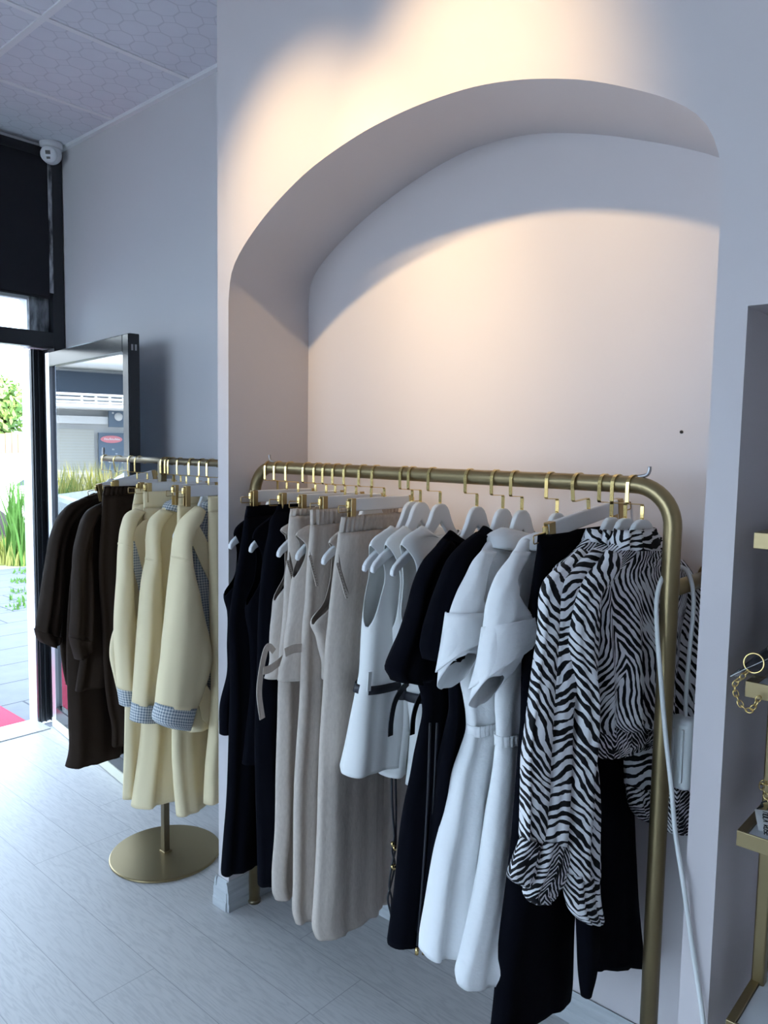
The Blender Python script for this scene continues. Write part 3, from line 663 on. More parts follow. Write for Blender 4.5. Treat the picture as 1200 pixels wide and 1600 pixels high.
# --- 1-4 black pairs -------------------------------------------------------------------------------------------
def vest(i, label, rows, m, group, notch, h=.012, k=0.):
    g = G('sleeveless_top', label, 'top', HX[i], k, group=group); g.loft('body', rows, m, h=h, notch=notch, fold=(.001, .004, .08), nu=128, seg=9); return g
hang('s', HX[1], 0, 'white shoulder hanger at the left end of the gold rail, in the first black vest', GR)
vest(1, 'black sleeveless top leftmost on the gold rail, its flared hem poking out by the pillar',
     [((392, 806), None, .012), ((367, 829), None, .012), ((369, 865), None, .024), ((366, 905), None, .03), ((352, 930), None, .034), ((357, 955), None, .03), ((357, 1010), None, .03), ((357, 1050), None, .03), ((346, 1105), None, .04), ((346, 1148), None, .045)],
     'black_cloth', 'black tops on the gold rail', (1.2, 4, .5))
hang('c', HX[2], 0, 'white clip hanger holding the leftmost black trousers on the gold rail', GR)
g = trousers('wide_trousers', 'black wide-leg trousers clipped leftmost on the gold rail above the left rail foot', HX[2],
    [(386, 791), (383, 807), (380, 833), (376, 861), (368, 906), (363, 940), (359, 972), (360, 1020), (361, 1060), (359, 1150), (355, 1260), (352, 1302), (348, 1368)], 'black_cloth', group='black trousers on the gold rail', h1=.04)
hang('s', HX[3], 0, 'white shoulder hanger whose tip shows between the two black trousers', GR)
vest(3, 'black sleeveless top hanging between the two black pairs of trousers',
     [((425, 806), None, .012), ((396, 836), None, .012), ((399, 870), None, .024), ((397, 910), None, .028), ((386, 945), None, .03), ((392, 1000), None, .028), ((394, 1080), None, .03), ((388, 1140), None, .034), ((382, 1195), None, .036)],
     'black_cloth', 'black tops on the gold rail', (1.2, 4, .5))
hang('c', HX[4], 0, 'white clip hanger holding the second black trousers, next to the beige sets', GR)
g = trousers('wide_trousers', 'black wide-leg trousers second from the left, just before the beige sets', HX[4],
    [(435, 788), (431, 800), (424, 814), (422, 831), (415, 865), (409, 925), (406, 985), (405, 1052), (402, 1127), (404, 1250), (406, 1302), (408, 1386)], 'black_cloth', group='black trousers on the gold rail', h1=.036)
# --- 5-10 beige linen sets -------------------------------------------------------------------------------------
hang('s', HX[5], 0, 'white shoulder hanger in the first beige vest beside the black trousers', GR)
g = vest(5, 'beige linen sleeveless top with a loose tie belt, leftmost of the three beige tops',
     [((453, 818), None, .012), ((439, 829), None, .012), ((444, 841), None, .02), ((443, 865), None, .025), ((446, 899), None, .03), ((430, 938), None, .034), ((428, 959), None, .034), ((425, 985), None, .03), ((424, 1012), None, .03), ((424, 1035), None, .03), ((416, 1061), None, .036)],
     'linen', 'beige linen tops', (1.1, 5, .55))
tb1 = g.strap('tie_belt', [(428, 1018, .0), (420, 1010, .0), (414, 1020, .0), (408, 1050, .0), (405, 1085, .0), (410, 1123, .0)], 'linen', dx=.045, w=.018)
g.strap('tie_belt', [(444, 1028, .0), (432, 1038, .0), (420, 1046, .0), (411, 1048, .0)], 'linen', dx=.052, w=.022)
hang('c', HX[6], 0, 'white clip hanger holding the leftmost beige trousers', GR)
def beige(i, label, near, **k):
    g = trousers('linen_trousers', label, HX[i], near, 'linen', group='beige linen trousers', waist=.015, gather=.0025, **k); return g
def pocket(g, P, D):
    g.patch('pocket_slit_shade', P, 'inside', dx=.0255, t=.0012); q = MB()  # dark patch laid on the cloth, shade of the slit put into its colour
    for j in range(12):
        x = j/11; p = g.P(D[0][0]+(D[1][0]-D[0][0])*x, D[0][1]+(D[1][1]-D[0][1])*x, .028); q.lathe(p, [(.0013, -.002), (.0013, .002)], 6, 0)
    g.strap('pocket_edge', D, 'linen', dx=.0265, w=.010, t=.0022); q.out('eyelet_row', 'inside', g.t)
g = beige(6, 'beige linen trousers leftmost of the three beige pairs, next to the black trousers',
     [(456, 795), (454, 806), (452, 831), (452, 865), (447, 902), (445, 947), (442, 985), (439, 1013), (437, 1067), (436, 1125), (434, 1200), (432, 1300), (427, 1375), (428, 1396), (432, 1406)], mid=1.60)
pocket(g, [(452, 862), (456, 880), (461, 905), (457, 895), (452, 878)], [(449, 876), (458, 908)])
hang('s', HX[7], 0, 'white shoulder hanger in the middle beige vest', GR)
g = vest(7, 'beige linen sleeveless top with a belted waist, middle of the three beige tops',
     [((484, 820), None, .012), ((463, 837), None, .012), ((465, 852), None, .024), ((464, 876), None, .028), ((460, 902), None, .032), ((456, 935), None, .034), ((453, 966), None, .034), ((447, 1003), None, .032), ((446, 1022), None, .03), ((441, 1041), None, .034), ((438, 1065), None, .040)],
     'linen', 'beige linen tops', (1.1, 4, .5))
g.strap('waist_belt', [(445, 1020), (458, 1014), (472, 1012), (486, 1008)], 'linen', dx=.044, w=.024)
hang('c', HX[8], 0, 'white clip hanger holding the middle beige trousers', GR)
g = beige(8, 'beige linen trousers with an eyelet-trimmed pocket, middle of the three beige pairs',
     [(486, 796), (486, 820), (485, 836), (484, 850), (482, 872), (480, 902), (478, 940), (474, 976), (472, 1013), (471, 1052), (470, 1085), (466, 1150), (462, 1225), (461, 1300), (460, 1390), (459, 1428), (463, 1443)], mid=1.59)
pocket(g, [(484, 862), (489, 880), (496, 905), (498, 915), (491, 900), (485, 880)], [(484, 868), (496, 915)])
hang('s', HX[9], 0, 'white shoulder hanger in the rightmost beige vest', GR)
g = vest(9, 'beige linen sleeveless top with a deep flared armhole, rightmost of the three beige tops',
     [((530, 830), None, .012), ((514, 848), None, .012), ((517, 860), None, .022), ((517, 880), None, .026), ((516, 910), None, .03), ((508, 945), None, .034), ((488, 975), None, .038), ((496, 995), None, .036), ((500, 1015), None, .034), ((505, 1037), None, .032), ((505, 1062), None, .034)],
     'linen', 'beige linen tops', (1.1, 6, .6))
hang('c', HX[10], 0, 'white clip hanger holding the frontmost beige trousers with the gathered waist', GR)
g = beige(10, 'beige linen trousers with a gathered elastic waist, rightmost beige pair, beside the white tops',
     [(535, 808), (531, 832), (529, 856), (527, 870), (522, 912), (519, 940), (516, 975), (513, 1004), (511, 1050), (509, 1087), (505, 1150), (502, 1225), (500, 1300), (497, 1377), (495, 1420), (494, 1455), (499, 1469)], mid=1.595, h1=.036)
pocket(g, [(529, 866), (533, 890), (539, 910), (545, 928), (537, 912), (530, 890)], [(527, 880), (542, 934)])

# --- 11-13 white sleeveless tops with black belts ----------------------------------------------------------------
def white_top(i, label, rows, belt, k=0., notch=(1.05, 5.4, .66)):
    g = G('peplum_top', label, 'top', HX[i], k, group='white belted tops'); g.loft('body', rows, 'white_crepe', scoop=.028, notch=notch, fold=(.001, .007, .11), nu=140, seg=10)
    b_ = g.band('belt', belt, 'belt_black', p=.7); return g
hang('s', HX[11], 0, 'white shoulder hanger in the leftmost white sleeveless top', GR)
g = white_top(11, 'white sleeveless top with a black belt through a loop, leftmost of the three white tops',
     [((611, 822), 1.655, .014), ((578, 853), None, .016), ((578, 875), None, .034), ((579, 905), None, .04), ((576, 931), None, .044), ((573, 965), None, .05), ((570, 1000), None, .05), ((568, 1025), None, .048), ((565, 1057), None, .046), ((559, 1087), None, .048), ((552, 1130), None, .056), ((544, 1185), None, .066), ((539, 1211), None, .07)],
     [((562.5, 1070), None, .0525), ((559.5, 1084), None, .0535)])
g.strap('belt_loop', [(578, 1050), (577, 1066), (576, 1080)], 'white_crepe', dx=.060, w=.012, t=.003)
hang('s', HX[12], 0, 'white shoulder hanger in the middle white sleeveless top', GR)
g = white_top(12, 'white sleeveless top with a long black cord below it, middle of the three',
     [((631, 822), 1.655, .014), ((602, 852), None, .016), ((602, 875), None, .03), ((606, 905), None, .034), ((607, 931), None, .036), ((608, 969), None, .04), ((609, 1006), None, .04), ((612, 1044), None, .04), ((616, 1078), None, .04), ((613, 1110), None, .046), ((606, 1162), None, .054), ((597, 1211), None, .06)],
     [((613, 1072), None, .050), ((612, 1091), None, .051)])
g.strap('belt_end', [(640, 1064), (626, 1080), (616, 1100), (611, 1128), (610, 1150)], 'belt_black', dx=.06, w=.018)
for off in (0, 6):
    dc = g.cord('drawstring', [(612+off, 1215), (613+off, 1260), (616+off*.4, 1305), (613+off*.7, 1330), (617-off*.8, 1352), (610-off*.3, 1385), (606+off, 1405), (611, 1430), (612+off*.3, 1452)], 'belt_black', dx=.03, r=.0028)
    for py in (1316+off, 1352): MB().sweep([g.P(613+off*.5, py, .034), g.P(614+off*.5, py+6, .034)], .0045, 10).out('metal_tip', 'gold', dc)
hang('s', HX[13], 0, 'white shoulder hanger in the rightmost white sleeveless top, beside the black dresses', GR)
g = white_top(13, 'white sleeveless top with a round neck, rightmost, half behind the black dress',
     [((660, 822), (715, 828), .014), ((628, 852), None, .016), ((628, 875), None, .03), ((631, 912), None, .034), ((632, 942), None, .036), ((634, 969), None, .04), ((638, 1010), None, .038), ((641, 1044), None, .038), ((643, 1085), None, .038), ((648, 1140), None, .034), ((645, 1190), None, .034), ((640, 1228), None, .03)],
     [((641, 1082), None, .047), ((641, 1097), None, .048)])
g.strap('belt_end', [(664, 1078), (653, 1096), (646, 1120), (644, 1148)], 'belt_black', dx=.058, w=.018)

# --- 14-15 black dresses ------------------------------------------------------------------------------------------
def dress(i, label, body, sleeve, m, k=0., group=None, waist=None, fold=.012, X0=None, nm='dress'):
    g = G(nm, label, 'dress', X0 or HX[i], k, group=group); g.loft('body', body, m, fold=(.001, fold, .085), nu=56, jag=.002, scoop=.045); 
    if sleeve: g.loft('sleeve', sleeve, m, dx=.032, fold=(.002, .007 if m == 'black_cloth' else .003, .06), h=.03, hs=.70 if m == 'black_cloth' else .56, p=.7)
    return g
hang('s', HX[14], 0, 'white shoulder hanger in the left black short-sleeved dress', GR)
g = dress(14, 'long black short-sleeved dress, left one of the two, next to the white tops',
     [((704, 829), None, .014), ((682, 856), None, .02), ((672, 880), None, .03), ((668, 920), None, .034), ((664, 970), None, .036), ((658, 1020), None, .036), ((656, 1062), None, .036), ((662, 1090), None, .03), ((663, 1115), None, .026), ((658, 1145), None, .03), ((651, 1180), None, .034), ((645, 1218), None, .038), ((636, 1265), None, .042), ((630, 1312), None, .046), ((626, 1362), None, .05), ((619, 1425), None, .052), ((611, 1480), None, .055)],
     [((694, 842), (708, 850), .016), ((679, 860), (703, 868), .026), ((666, 876), (701, 890), .034), ((653, 905), (698, 922), .036), ((640, 956), (694, 966), .04), ((629, 990), (690, 1002), .042), ((617, 1021), (680, 1034), .046), ((610, 1042), (664, 1058), .046), ((619, 1064), (648, 1066), .040)],
     'black_cloth', group='black short-sleeved dresses')
for a_ in (0, 11):
    dc = g.cord('drawstring', [(672+a_, 1130), (668+a_*.9, 1250), (660+a_, 1380), (652+a_, 1478)], 'belt_black', dx=.055, r=.0028)
    MB().sweep([g.P(652+a_, 1480, .055), g.P(651+a_, 1491, .055)], .0048, 10).out('metal_tip', 'gold', dc)
g.loft('collar', [((703, 830), None, .018), ((697, 842), None, .026)], 'black_cloth', fold=(0, 0, .1), scoop=.04)
hang('s', HX[15], 0, 'white shoulder hanger in the right black dress, against the white dresses', GR)
g = dress(15, 'long black short-sleeved dress, right one of the two, against the white dresses',
     [((756, 825), None, .014), ((724, 854), None, .02), ((714, 880), None, .03), ((710, 920), None, .032), ((706, 980), None, .034), ((702, 1040), None, .034), ((704, 1090), None, .028), ((704, 1115), None, .026), ((700, 1140), None, .028), ((690, 1200), None, .032), ((681, 1284), None, .038), ((672, 1380), None, .042), ((656, 1474), None, .046)],
     [((748, 832), (760, 840), .016), ((722, 855), (752, 864), .026), ((707, 874), (748, 888), .032), ((692, 912), (744, 926), .034), ((679, 954), (738, 966), .036), ((670, 987), (730, 1000), .038), ((667, 1012), (712, 1026), .038), ((671, 1031), (690, 1036), .03)],
     'black_cloth', group='black short-sleeved dresses', fold=.01)
g.loft('collar', [((757, 822), None, .016), ((747, 838), None, .028)], 'black_cloth', fold=(0, 0, .1), scoop=.03)

# --- 16-17 white dresses ------------------------------------------------------------------------------------------
hang('s', HX[16], 0, 'white shoulder hanger in the left white dress', GR)
g = dress(16, 'long white short-sleeved dress with turned-up cuffs, left one of the two white dresses',
     [((768, 842), None, .018), ((748, 868), None, .026), ((742, 890), None, .034), ((740, 930), None, .036), ((738, 980), None, .038), ((732, 1030), None, .038), ((728, 1066), None, .038), ((733, 1095), None, .034), ((737, 1125), None, .03), ((737, 1146), None, .028), ((732, 1172), None, .034), ((721, 1212), None, .04), ((713, 1256), None, .044), ((704, 1302), None, .05), ((695, 1338), None, .052), ((687, 1380), None, .054), ((679, 1432), None, .058), ((672, 1478), None, .06), ((671, 1500), None, .06)],
     [((756, 860), (775, 862), .014), ((744, 878), (758, 884), .026), ((736, 900), (750, 908), .036), ((724, 926), (747, 934), .044), ((711, 960), (754, 962), .05, dict(lift=.004)), ((704, 982), (760, 978), .054, dict(lift=.012)), ((696, 1030), (744, 1018), .056, dict(lift=.03)), ((694, 1052), (732, 1046), .054, dict(lift=.045))],
     'white_cotton', group='white short-sleeved dresses', fold=.012)
g.loft('cuff', [((708, 958), (756, 955), .054, dict(lift=.004)), ((697, 1028), (758, 998), .060, dict(lift=.026)), ((694, 1040), (752, 1012), .060, dict(lift=.034))], 'white_cotton', dx=.033, fold=(.001, .001, .1), hs=.68, p=.7)
g.loft('collar', [((787, 825), (836, 838), .020), ((766, 842), (832, 858), .036), ((763, 855), (828, 868), .040)], 'white_cotton', fold=(0, .002, .1))
g.loft('waist_gather', [((736.5, 1134), None, .037), ((737, 1142), None, .035), ((737, 1151), None, .037)], 'white_cotton', fold=(.0012, .0012, .011), nu=240, drift=.1)
hang('s', HX[17], 0, 'white shoulder hanger in the right white dress, mostly behind the clip hanger', GR)
g = dress(17, 'long white short-sleeved dress, right one of the two, in front of the black trousers',
     [((822, 842), None, .018), ((803, 866), None, .026), ((794, 890), None, .034), ((794, 930), None, .036), ((794, 980), None, .038), ((791, 1030), None, .038), ((782, 1075), None, .038), ((779, 1105), None, .034), ((780, 1130), None, .03), ((780, 1152), None, .028), ((779, 1180), None, .034), ((776, 1215), None, .038), ((772, 1245), None, .04), ((767, 1284), None, .044), ((762, 1325), None, .046), ((756, 1370), None, .048), ((750, 1405), None, .05), ((742, 1450), None, .052), ((732, 1500), None, .054), ((725, 1530), None, .054), ((727, 1548), None, .05)],
     [((808, 862), (826, 862), .014), ((796, 880), (808, 886), .026), ((787, 896), (797, 906), .036), ((777, 920), (802, 930), .044), ((771, 945), (812, 952), .052, dict(lift=.004)), ((768, 974), (822, 972), .058, dict(lift=.012)), ((760, 1010), (828, 992), .060, dict(lift=.02)), ((754, 1046), (806, 1036), .060, dict(lift=.032)), ((745, 1082), (776, 1078), .05, dict(lift=.04))],
     'white_cotton', group='white short-sleeved dresses', fold=.012)
g.loft('cuff', [((768, 978), (821, 966), .060, dict(lift=.012)), ((757, 1040), (834, 994), .066, dict(lift=.024)), ((749, 1068), (816, 1022), .066, dict(lift=.034))], 'white_cotton', dx=.033, fold=(.001, .001, .1), hs=.68, p=.7)
g.loft('collar', [((842, 832), (884, 846), .020), ((821, 847), (880, 862), .034), ((817, 858), (876, 872), .038)], 'white_cotton', fold=(0, .002, .1))
g.loft('waist_gather', [((779.5, 1150), None, .037), ((780, 1158), None, .035), ((780, 1167), None, .037)], 'white_cotton', fold=(.0012, .0012, .011), nu=240, drift=.1)

# --- 18 black trousers --------------------------------------------------------------------------------------------
h18 = hang('c', HX[18], .05, 'white clip hanger with a slanted bar holding the black trousers beside the zebra blouses', GR, tilt=.13); h18.scale = (1, 1.25, 1)
g = G('flared_trousers', 'long black flared trousers clipped between the white dresses and the zebra blouses', 'trousers', HX[18], .04)
g.loft('waistband', [((842, 836), 1.745, .010), ((841, 862), 1.75, .014)], 'black_cloth', fold=(0, 0, .1))
g.loft('hip', [((841, 860), 1.75, .015), ((836, 905), 1.77, .022), ((831, 946), 1.78, .026), ((826, 978), 1.78, .028), ((821, 1040), 1.78, .03), ((820, 1080), 1.78, .03)], 'black_cloth', fold=(.001, .003, .09))
z_ = lambda px, py, d=0.: g.P(px, py, d)
g.loft('leg', [((821, 1060), 1.61, .03), ((819, 1130), 1.61, .03), ((815, 1180), 1.61, .03), ((810, 1255), (897, 1248), .032), ((804, 1330), (895, 1320), .034), ((795, 1405), (892, 1392), .036, dict(dx=-.005)), ((785, 1475), (889, 1462), .036, dict(dx=-.01)), ((777, 1560), (888, 1530), .036, dict(dx=-.01)), ((771, 1612), (887, 1552), .034, dict(dx=-.01))], 'black_cloth', fold=(.001, .003, .12))
g.loft('leg', [(g.Y(1.60, 1.02), 1.78, .03), ((915, 1130), (978, 1130), .03, dict(dx=.02)), ((910, 1200), (979, 1195), .03, dict(dx=.04)), ((905, 1290), (983, 1290), .03, dict(dx=.06)), ((906, 1370), (988, 1365), .03, dict(dx=.075)), ((909, 1440), (993, 1430), .03, dict(dx=.09)), ((914, 1500), (1000, 1485), .028, dict(dx=.105)), ((920, 1512), (1004, 1504), .026, dict(dx=.11))], 'black_cloth', fold=(.001, .004, .12))
g.loft('leg_fold', [((906, 1400), (930, 1398), .02, dict(dx=.10)), ((909, 1470), (929, 1466), .02, dict(dx=.105)), ((910, 1530), (926, 1520), .016, dict(dx=.11)), ((912, 1558), (920, 1552), .010, dict(dx=.11))], 'black_cloth', fold=(0, .001, .1))

# --- 19-21 zebra blouses ------------------------------------------------------------------------------------------
def zeb(i, label, body, sleeve, cuff, k, hem=None, collar=None, far=None, dxs=.03):
    g = G('zebra_blouse', label, 'blouse', HX[i], k, group='zebra print blouses')
    g.loft('body', body, 'zebra_body', fold=(.002, .008, .07), nu=56)
    if hem: g.loft('smocked_hem', hem, 'zebra_dark', fold=(.002, .003, .014), nu=90)
    g.loft('sleeve', sleeve, 'zebra_sleeve', dx=dxs, fold=(.001, .007, .045), nu=48, hs=.55 if i < 21 else .72)
    g.loft('cuff', cuff, 'zebra_dark' if i != 21 else 'zebra_sleeve', dx=dxs, fold=(.002, .003, .03), nu=48, hs=.6 if i < 21 else .75)
    if collar: g.loft('collar', collar, 'zebra_sleeve', fold=(.003, .005, .03), nu=60)
    if far:
        g.loft('sleeve', far[:-2], 'zebra_sleeve', fold=(.001, .005, .05), nu=36); g.loft('cuff', far[-3:], 'zebra_dark', fold=(.002, .003, .02), nu=36)
    return g
hang('s', HX[19], .1, 'white shoulder hanger in the leftmost zebra blouse', GR)
zeb(19, 'black and white zebra print blouse, leftmost of the three, next to the black trousers',
    [((919, 842), None, .018), ((893, 872), None, .022), ((872, 892), None, .03), ((862, 930), None, .03), ((862, 1000), None, .03), ((862, 1080), None, .03), ((866, 1130), None, .03), ((868, 1170), None, .028)],
    [((908, 858), (930, 866), .014), ((891, 875), (918, 884), .022), ((870, 893), (896, 906), .028), ((855, 912), (884, 924), .03), ((850, 930), (882, 940), .03), ((848, 965), (882, 974), .03), ((846, 997), (880, 1004), .03), ((842, 1028), (875, 1036), .03), ((836, 1080), (868, 1085), .03), ((831, 1130), (866, 1135), .032), ((825, 1180), (864, 1185), .034), ((823, 1240), (860, 1242), .034), ((820, 1312), (846, 1316), .026)],
    [((820, 1310), (846, 1314), .028), ((806, 1350), (841, 1352), .034), ((800, 1370), (832, 1378), .032), ((806, 1379), (828, 1386), .026)], .1,
    collar=[((921, 826), (962, 836), .020), ((918, 846), (966, 852), .026)])
hang('s', HX[20], .16, 'white shoulder hanger in the middle zebra blouse', GR)
zeb(20, 'black and white zebra print blouse, middle of the three overlapping blouses',
    [((942, 848), None, .018), ((917, 872), None, .022), ((896, 894), None, .03), ((888, 930), None, .03), ((888, 1000), None, .03), ((886, 1080), None, .03), ((888, 1130), None, .03), ((892, 1172), None, .028)],
    [((932, 858), (950, 864), .014), ((915, 872), (938, 884), .022), ((894, 894), (920, 906), .028), ((880, 910), (910, 922), .03), ((875, 930), (908, 940), .03), ((873, 960), (908, 968), .03), ((871, 1000), (905, 1006), .032), ((866, 1062), (900, 1066), .034), ((861, 1120), (899, 1124), .036), ((858, 1180), (895, 1184), .038), ((852, 1255), (888, 1257), .038), ((846, 1315), (884, 1312), .036)],
    [((846, 1312), (884, 1308), .036), ((834, 1360), (881, 1352), .038), ((822, 1396), (868, 1386), .034), ((828, 1408), (856, 1406), .028)], .16,
    collar=[((946, 828), (980, 838), .018), ((940, 850), (986, 858), .026)],
    far=[((1004, 900), (1040, 915), .02), ((1000, 1000), (1036, 1010), .024), ((990, 1100), (1028, 1108), .026), ((985, 1170), (1026, 1178), .028), ((985, 1228), (1024, 1232), .028), ((990, 1262), (1020, 1262), .026), ((1002, 1280), (1018, 1280), .02)])
hang('s', HX[21], .25, 'white shoulder hanger in the rightmost zebra blouse, last before the rail bends down', GR)
zeb(21, 'black and white zebra print blouse with a smocked waist, rightmost, beside the rail end',
    [((962, 846), (1020, 842), .022), ((944, 876), (1044, 866), .03), ((924, 902), (1062, 888), .036), ((924, 935), (1062, 922), .04), ((926, 985), (1056, 975), .044), ((928, 1040), (1050, 1035), .048), ((926, 1090), (1040, 1085), .054), ((926, 1128), (1034, 1116), .052), ((932, 1142), (1026, 1126), .034)],
    [((950, 860), (968, 866), .014), ((938, 880), (962, 892), .024), ((917, 900), (945, 912), .03), ((906, 917), (934, 926), .032), ((898, 938), (930, 945), .034), ((892, 966), (928, 972), .036), ((888, 1006), (926, 1012), .038), ((894, 1050), (925, 1054), .038), ((901, 1092), (924, 1096), .036), ((897, 1155), (924, 1158), .036), ((890, 1205), (925, 1205), .036), ((887, 1255), (926, 1256), .036), ((884, 1305), (926, 1306), .034), ((884, 1368), (928, 1366), .032)],
    [((884, 1362), (928, 1360), .034), ((887, 1395), (931, 1392), .034), ((893, 1422), (934, 1420), .032), ((905, 1436), (935, 1440), .028)], .25,
    hem=[((930, 1132), (1028, 1118), .036), ((931, 1150), (1027, 1134), .036), ((932, 1166), (1026, 1144), .036), ((934, 1182), (1024, 1152), .036)],
    collar=[((966, 828), (1016, 824), .024), ((960, 848), (1026, 846), .036), ((958, 858), (1034, 856), .042)],
    far=[((1046, 868), (1062, 876), .014), ((1052, 890), (1084, 905), .018), ((1050, 960), (1084, 965), .026), ((1044, 1050), (1080, 1055), .032), ((1038, 1150), (1074, 1155), .034), ((1036, 1225), (1070, 1228), .034), ((1034, 1262), (1068, 1265), .034), ((1036, 1296), (1064, 1297), .03)])
# ------------------------------------------------------------------ garments on the round-based stand
YCL = 1.56; ZL = ZS+RS-.0187
def lhang(kind, px, label, k=0., tilt=0., y0=YS):
    o = hang(kind, LXH(px), k, label, GL, Y0=y0, Z0=ZL, tilt=tilt)
    if kind == 's': o.scale = (1, .74, 1)
    return o
def LG(name, label, cat, px, k=0., group=None, X0=None): return G(name, label, cat, X0 or LXH(px), k, YCL, 1.80, group)
# brown sets
lhang('s', 164.5, 'white shoulder hanger at the left end of the stand, in the leftmost brown blouse')
g = LG('satin_blouse', 'dark brown long-sleeved blouse, leftmost on the stand, its sleeve touching the door frame', 'blouse', 164.5, group='dark brown blouses')
g.loft('body', [((146, 771), None, .016), ((112, 790), None, .024), ((100, 812), None, .03), ((98, 850), None, .034), ((97, 900), None, .036), ((96, 960), None, .036), ((95, 1002), None, .036), ((100, 1050), None, .034), ((104, 1070), None, .034)], 'brown', fold=(.002, .007, .07))
g.loft('sleeve', [((132, 778), (146, 782), .02), ((106, 791), (124, 804), .03), ((92, 808), (108, 824), .04), ((83, 830), (102, 846), .045), ((72, 890), (97, 906), .05), ((65, 937), (95, 950), .052), ((57, 984), (93, 996), .052)], 'brown', dx=.03, fold=(.002, .009, .05), hs=.75)
g.loft('cuff', [((57, 983), (93, 995), .054), ((60, 996), (90, 1006), .05), ((66, 1004), (85, 1012), .046)], 'brown', dx=.03, fold=(.004, .005, .05), hs=.78)
hang('c', LXH(192), -.05, 'white clip hanger sunk behind the second brown blouse, holding the lower brown trousers', GL, Y0=YS-.02, Z0=ZL, tilt=.2)
g = trousers('satin_trousers', 'dark brown trousers reaching lowest on the stand, hanging between the two brown blouses', LXH(192),
    [(126, 812), (122, 830), (112, 900), (106, 1000), (107, 1071), (109, 1129), (109, 1182), (105, 1199)], 'brown', Yc=YCL, group='dark brown trousers', mid=1.50, h1=.05, fold=.006)
lhang('s', 205, 'white shoulder hanger in the second brown blouse')
g = LG('satin_blouse', 'dark brown long-sleeved blouse with a turned cuff, second from the left on the stand', 'blouse', 205, group='dark brown blouses')
g.loft('body', [((168, 780), None, .016), ((140, 800), None, .024), ((134, 830), None, .03), ((132, 880), None, .034), ((132, 960), None, .036), ((128, 1015), None, .036), ((122, 1052), None, .04), ((118, 1080), None, .042)], 'brown', fold=(.002, .007, .08))
g.loft('sleeve', [((152, 789), (164, 796), .02), ((138, 798), (154, 808), .03), ((128, 815), (144, 826), .036), ((124, 830), (142, 842), .04), ((118, 856), (140, 868), .042), ((115, 895), (142, 908), .044), ((113, 940), (144, 952), .044), ((110, 996), (142, 1000), .044)], 'brown', dx=.03, fold=(.002, .009, .05), hs=.75)
g.loft('cuff', [((110, 995), (141, 999), .046), ((113, 1010), (141, 1012), .044), ((119, 1030), (136, 1024), .036)], 'brown', dx=.03, fold=(.004, .005, .05), hs=.78)
lhang('c', 218, 'white clip hanger with a brass clip holding the brown trousers beside the cream sets')
g = trousers('satin_trousers', 'dark brown trousers with a gathered waist, clipped beside the cream sets', LXH(218),
    [(164, 760), (161, 774), (159, 815), (155, 871), (156, 918), (161, 984), (163, 1045), (170, 1107), (176, 1135), (177, 1167)], 'brown', Yc=YCL, group='dark brown trousers', gather=.0025, mid=1.56, h1=.03, fold=.006, waist=.015)
# cream sets
lhang('c', 258.5, 'white clip hanger holding the leftmost cream trousers')
g = trousers('cream_trousers', 'cream trousers leftmost of the cream sets, next to the brown trousers', LXH(258.5),
    [(213, 763), (208, 788), (204, 830), (200, 900), (196, 1000), (196, 1100), (195, 1180), (193, 1249)], 'cream', Yc=YCL, group='cream trousers', h1=.022, h0=.014, fold=.004)
lhang('s', 263, 'white shoulder hanger in the leftmost cream jacket')
JK = []
def jacket(px, label, body, sleeve, cuff, X0=None):
    g = LG('cream_jacket', label, 'jacket', px, group='cream jackets', X0=X0)
    g.loft('body', body, 'cream', fold=(.001, .006, .1)); g.loft('sleeve', sleeve, 'cream', dx=.03, fold=(.001, .005, .08), hs=.75); g.loft('cuff', cuff, 'gingham', dx=.03, fold=(0, .002, .1), hs=.78); JK.append(g); return g
g = jacket(263, 'cream jacket with a narrow checked cuff, leftmost of the three cream jackets',
    [((222, 788), None, .018), ((204, 803), None, .026), ((200, 830), None, .03), ((200, 880), None, .03), ((192, 950), None, .03), ((174, 1000), None, .032), ((172, 1020), None, .032), ((179, 1058), None, .032), ((187, 1090), None, .032)],
    [((212, 795), (226, 800), .02), ((198, 804), (214, 814), .03), ((192, 822), (206, 836), .036), ((188, 850), (204, 858), .038), ((185, 902), (206, 908), .04), ((181, 967), (210, 972), .042), ((181, 1010), (212, 1014), .042), ((183, 1040), (213, 1045), .042), ((186, 1076), (213, 1076), .040)],
    [((186, 1074), (213, 1074), .042), ((190, 1102), (210, 1101), .038)])
g.strap('checked_placket', [(204, 848), (211, 872), (218, 900), (226, 930), (230, 948)], 'gingham', dx=.045, w=.03)
g.patch('lapel', [(206, 838), (212, 824), (222, 814), (232, 810), (232, 900), (222, 890), (212, 858)], 'cream', dx=.040, t=.004)
lhang('c', 270, 'white clip hanger with a double brass clip holding the middle cream trousers')
g = trousers('cream_trousers', 'cream flared trousers in the middle of the cream sets, hanging above the floor plate', LXH(270),
    [(224, 768), (225, 794), (225, 850), (224, 950), (222, 1050), (224, 1130), (220, 1180), (214, 1225), (209, 1262)], 'cream', Yc=YCL, group='cream trousers', h1=.05, fold=.008, fold_wl=.09)
lhang('s', 282, 'white shoulder hanger in the middle cream jacket')
g = jacket(282, 'cream jacket with a checked collar and cuff, middle of the three cream jackets',
    [((262, 788), None, .02), ((246, 806), None, .028), ((241, 830), None, .034), ((244, 880), None, .036), ((247, 950), None, .036), ((248, 1020), None, .036), ((246, 1080), None, .036)],
    [((252, 796), (268, 802), .02), ((236, 812), (252, 822), .03), ((232, 834), (247, 842), .036), ((231, 873), (248, 878), .040), ((225, 902), (249, 906), .042), ((220, 951), (252, 952), .046), ((217, 990), (253, 990), .048), ((213, 1044), (252, 1044), .048), ((209, 1100), (247, 1101), .046)],
    [((209, 1098), (247, 1099), .048), ((206, 1126), (245, 1127), .048)])
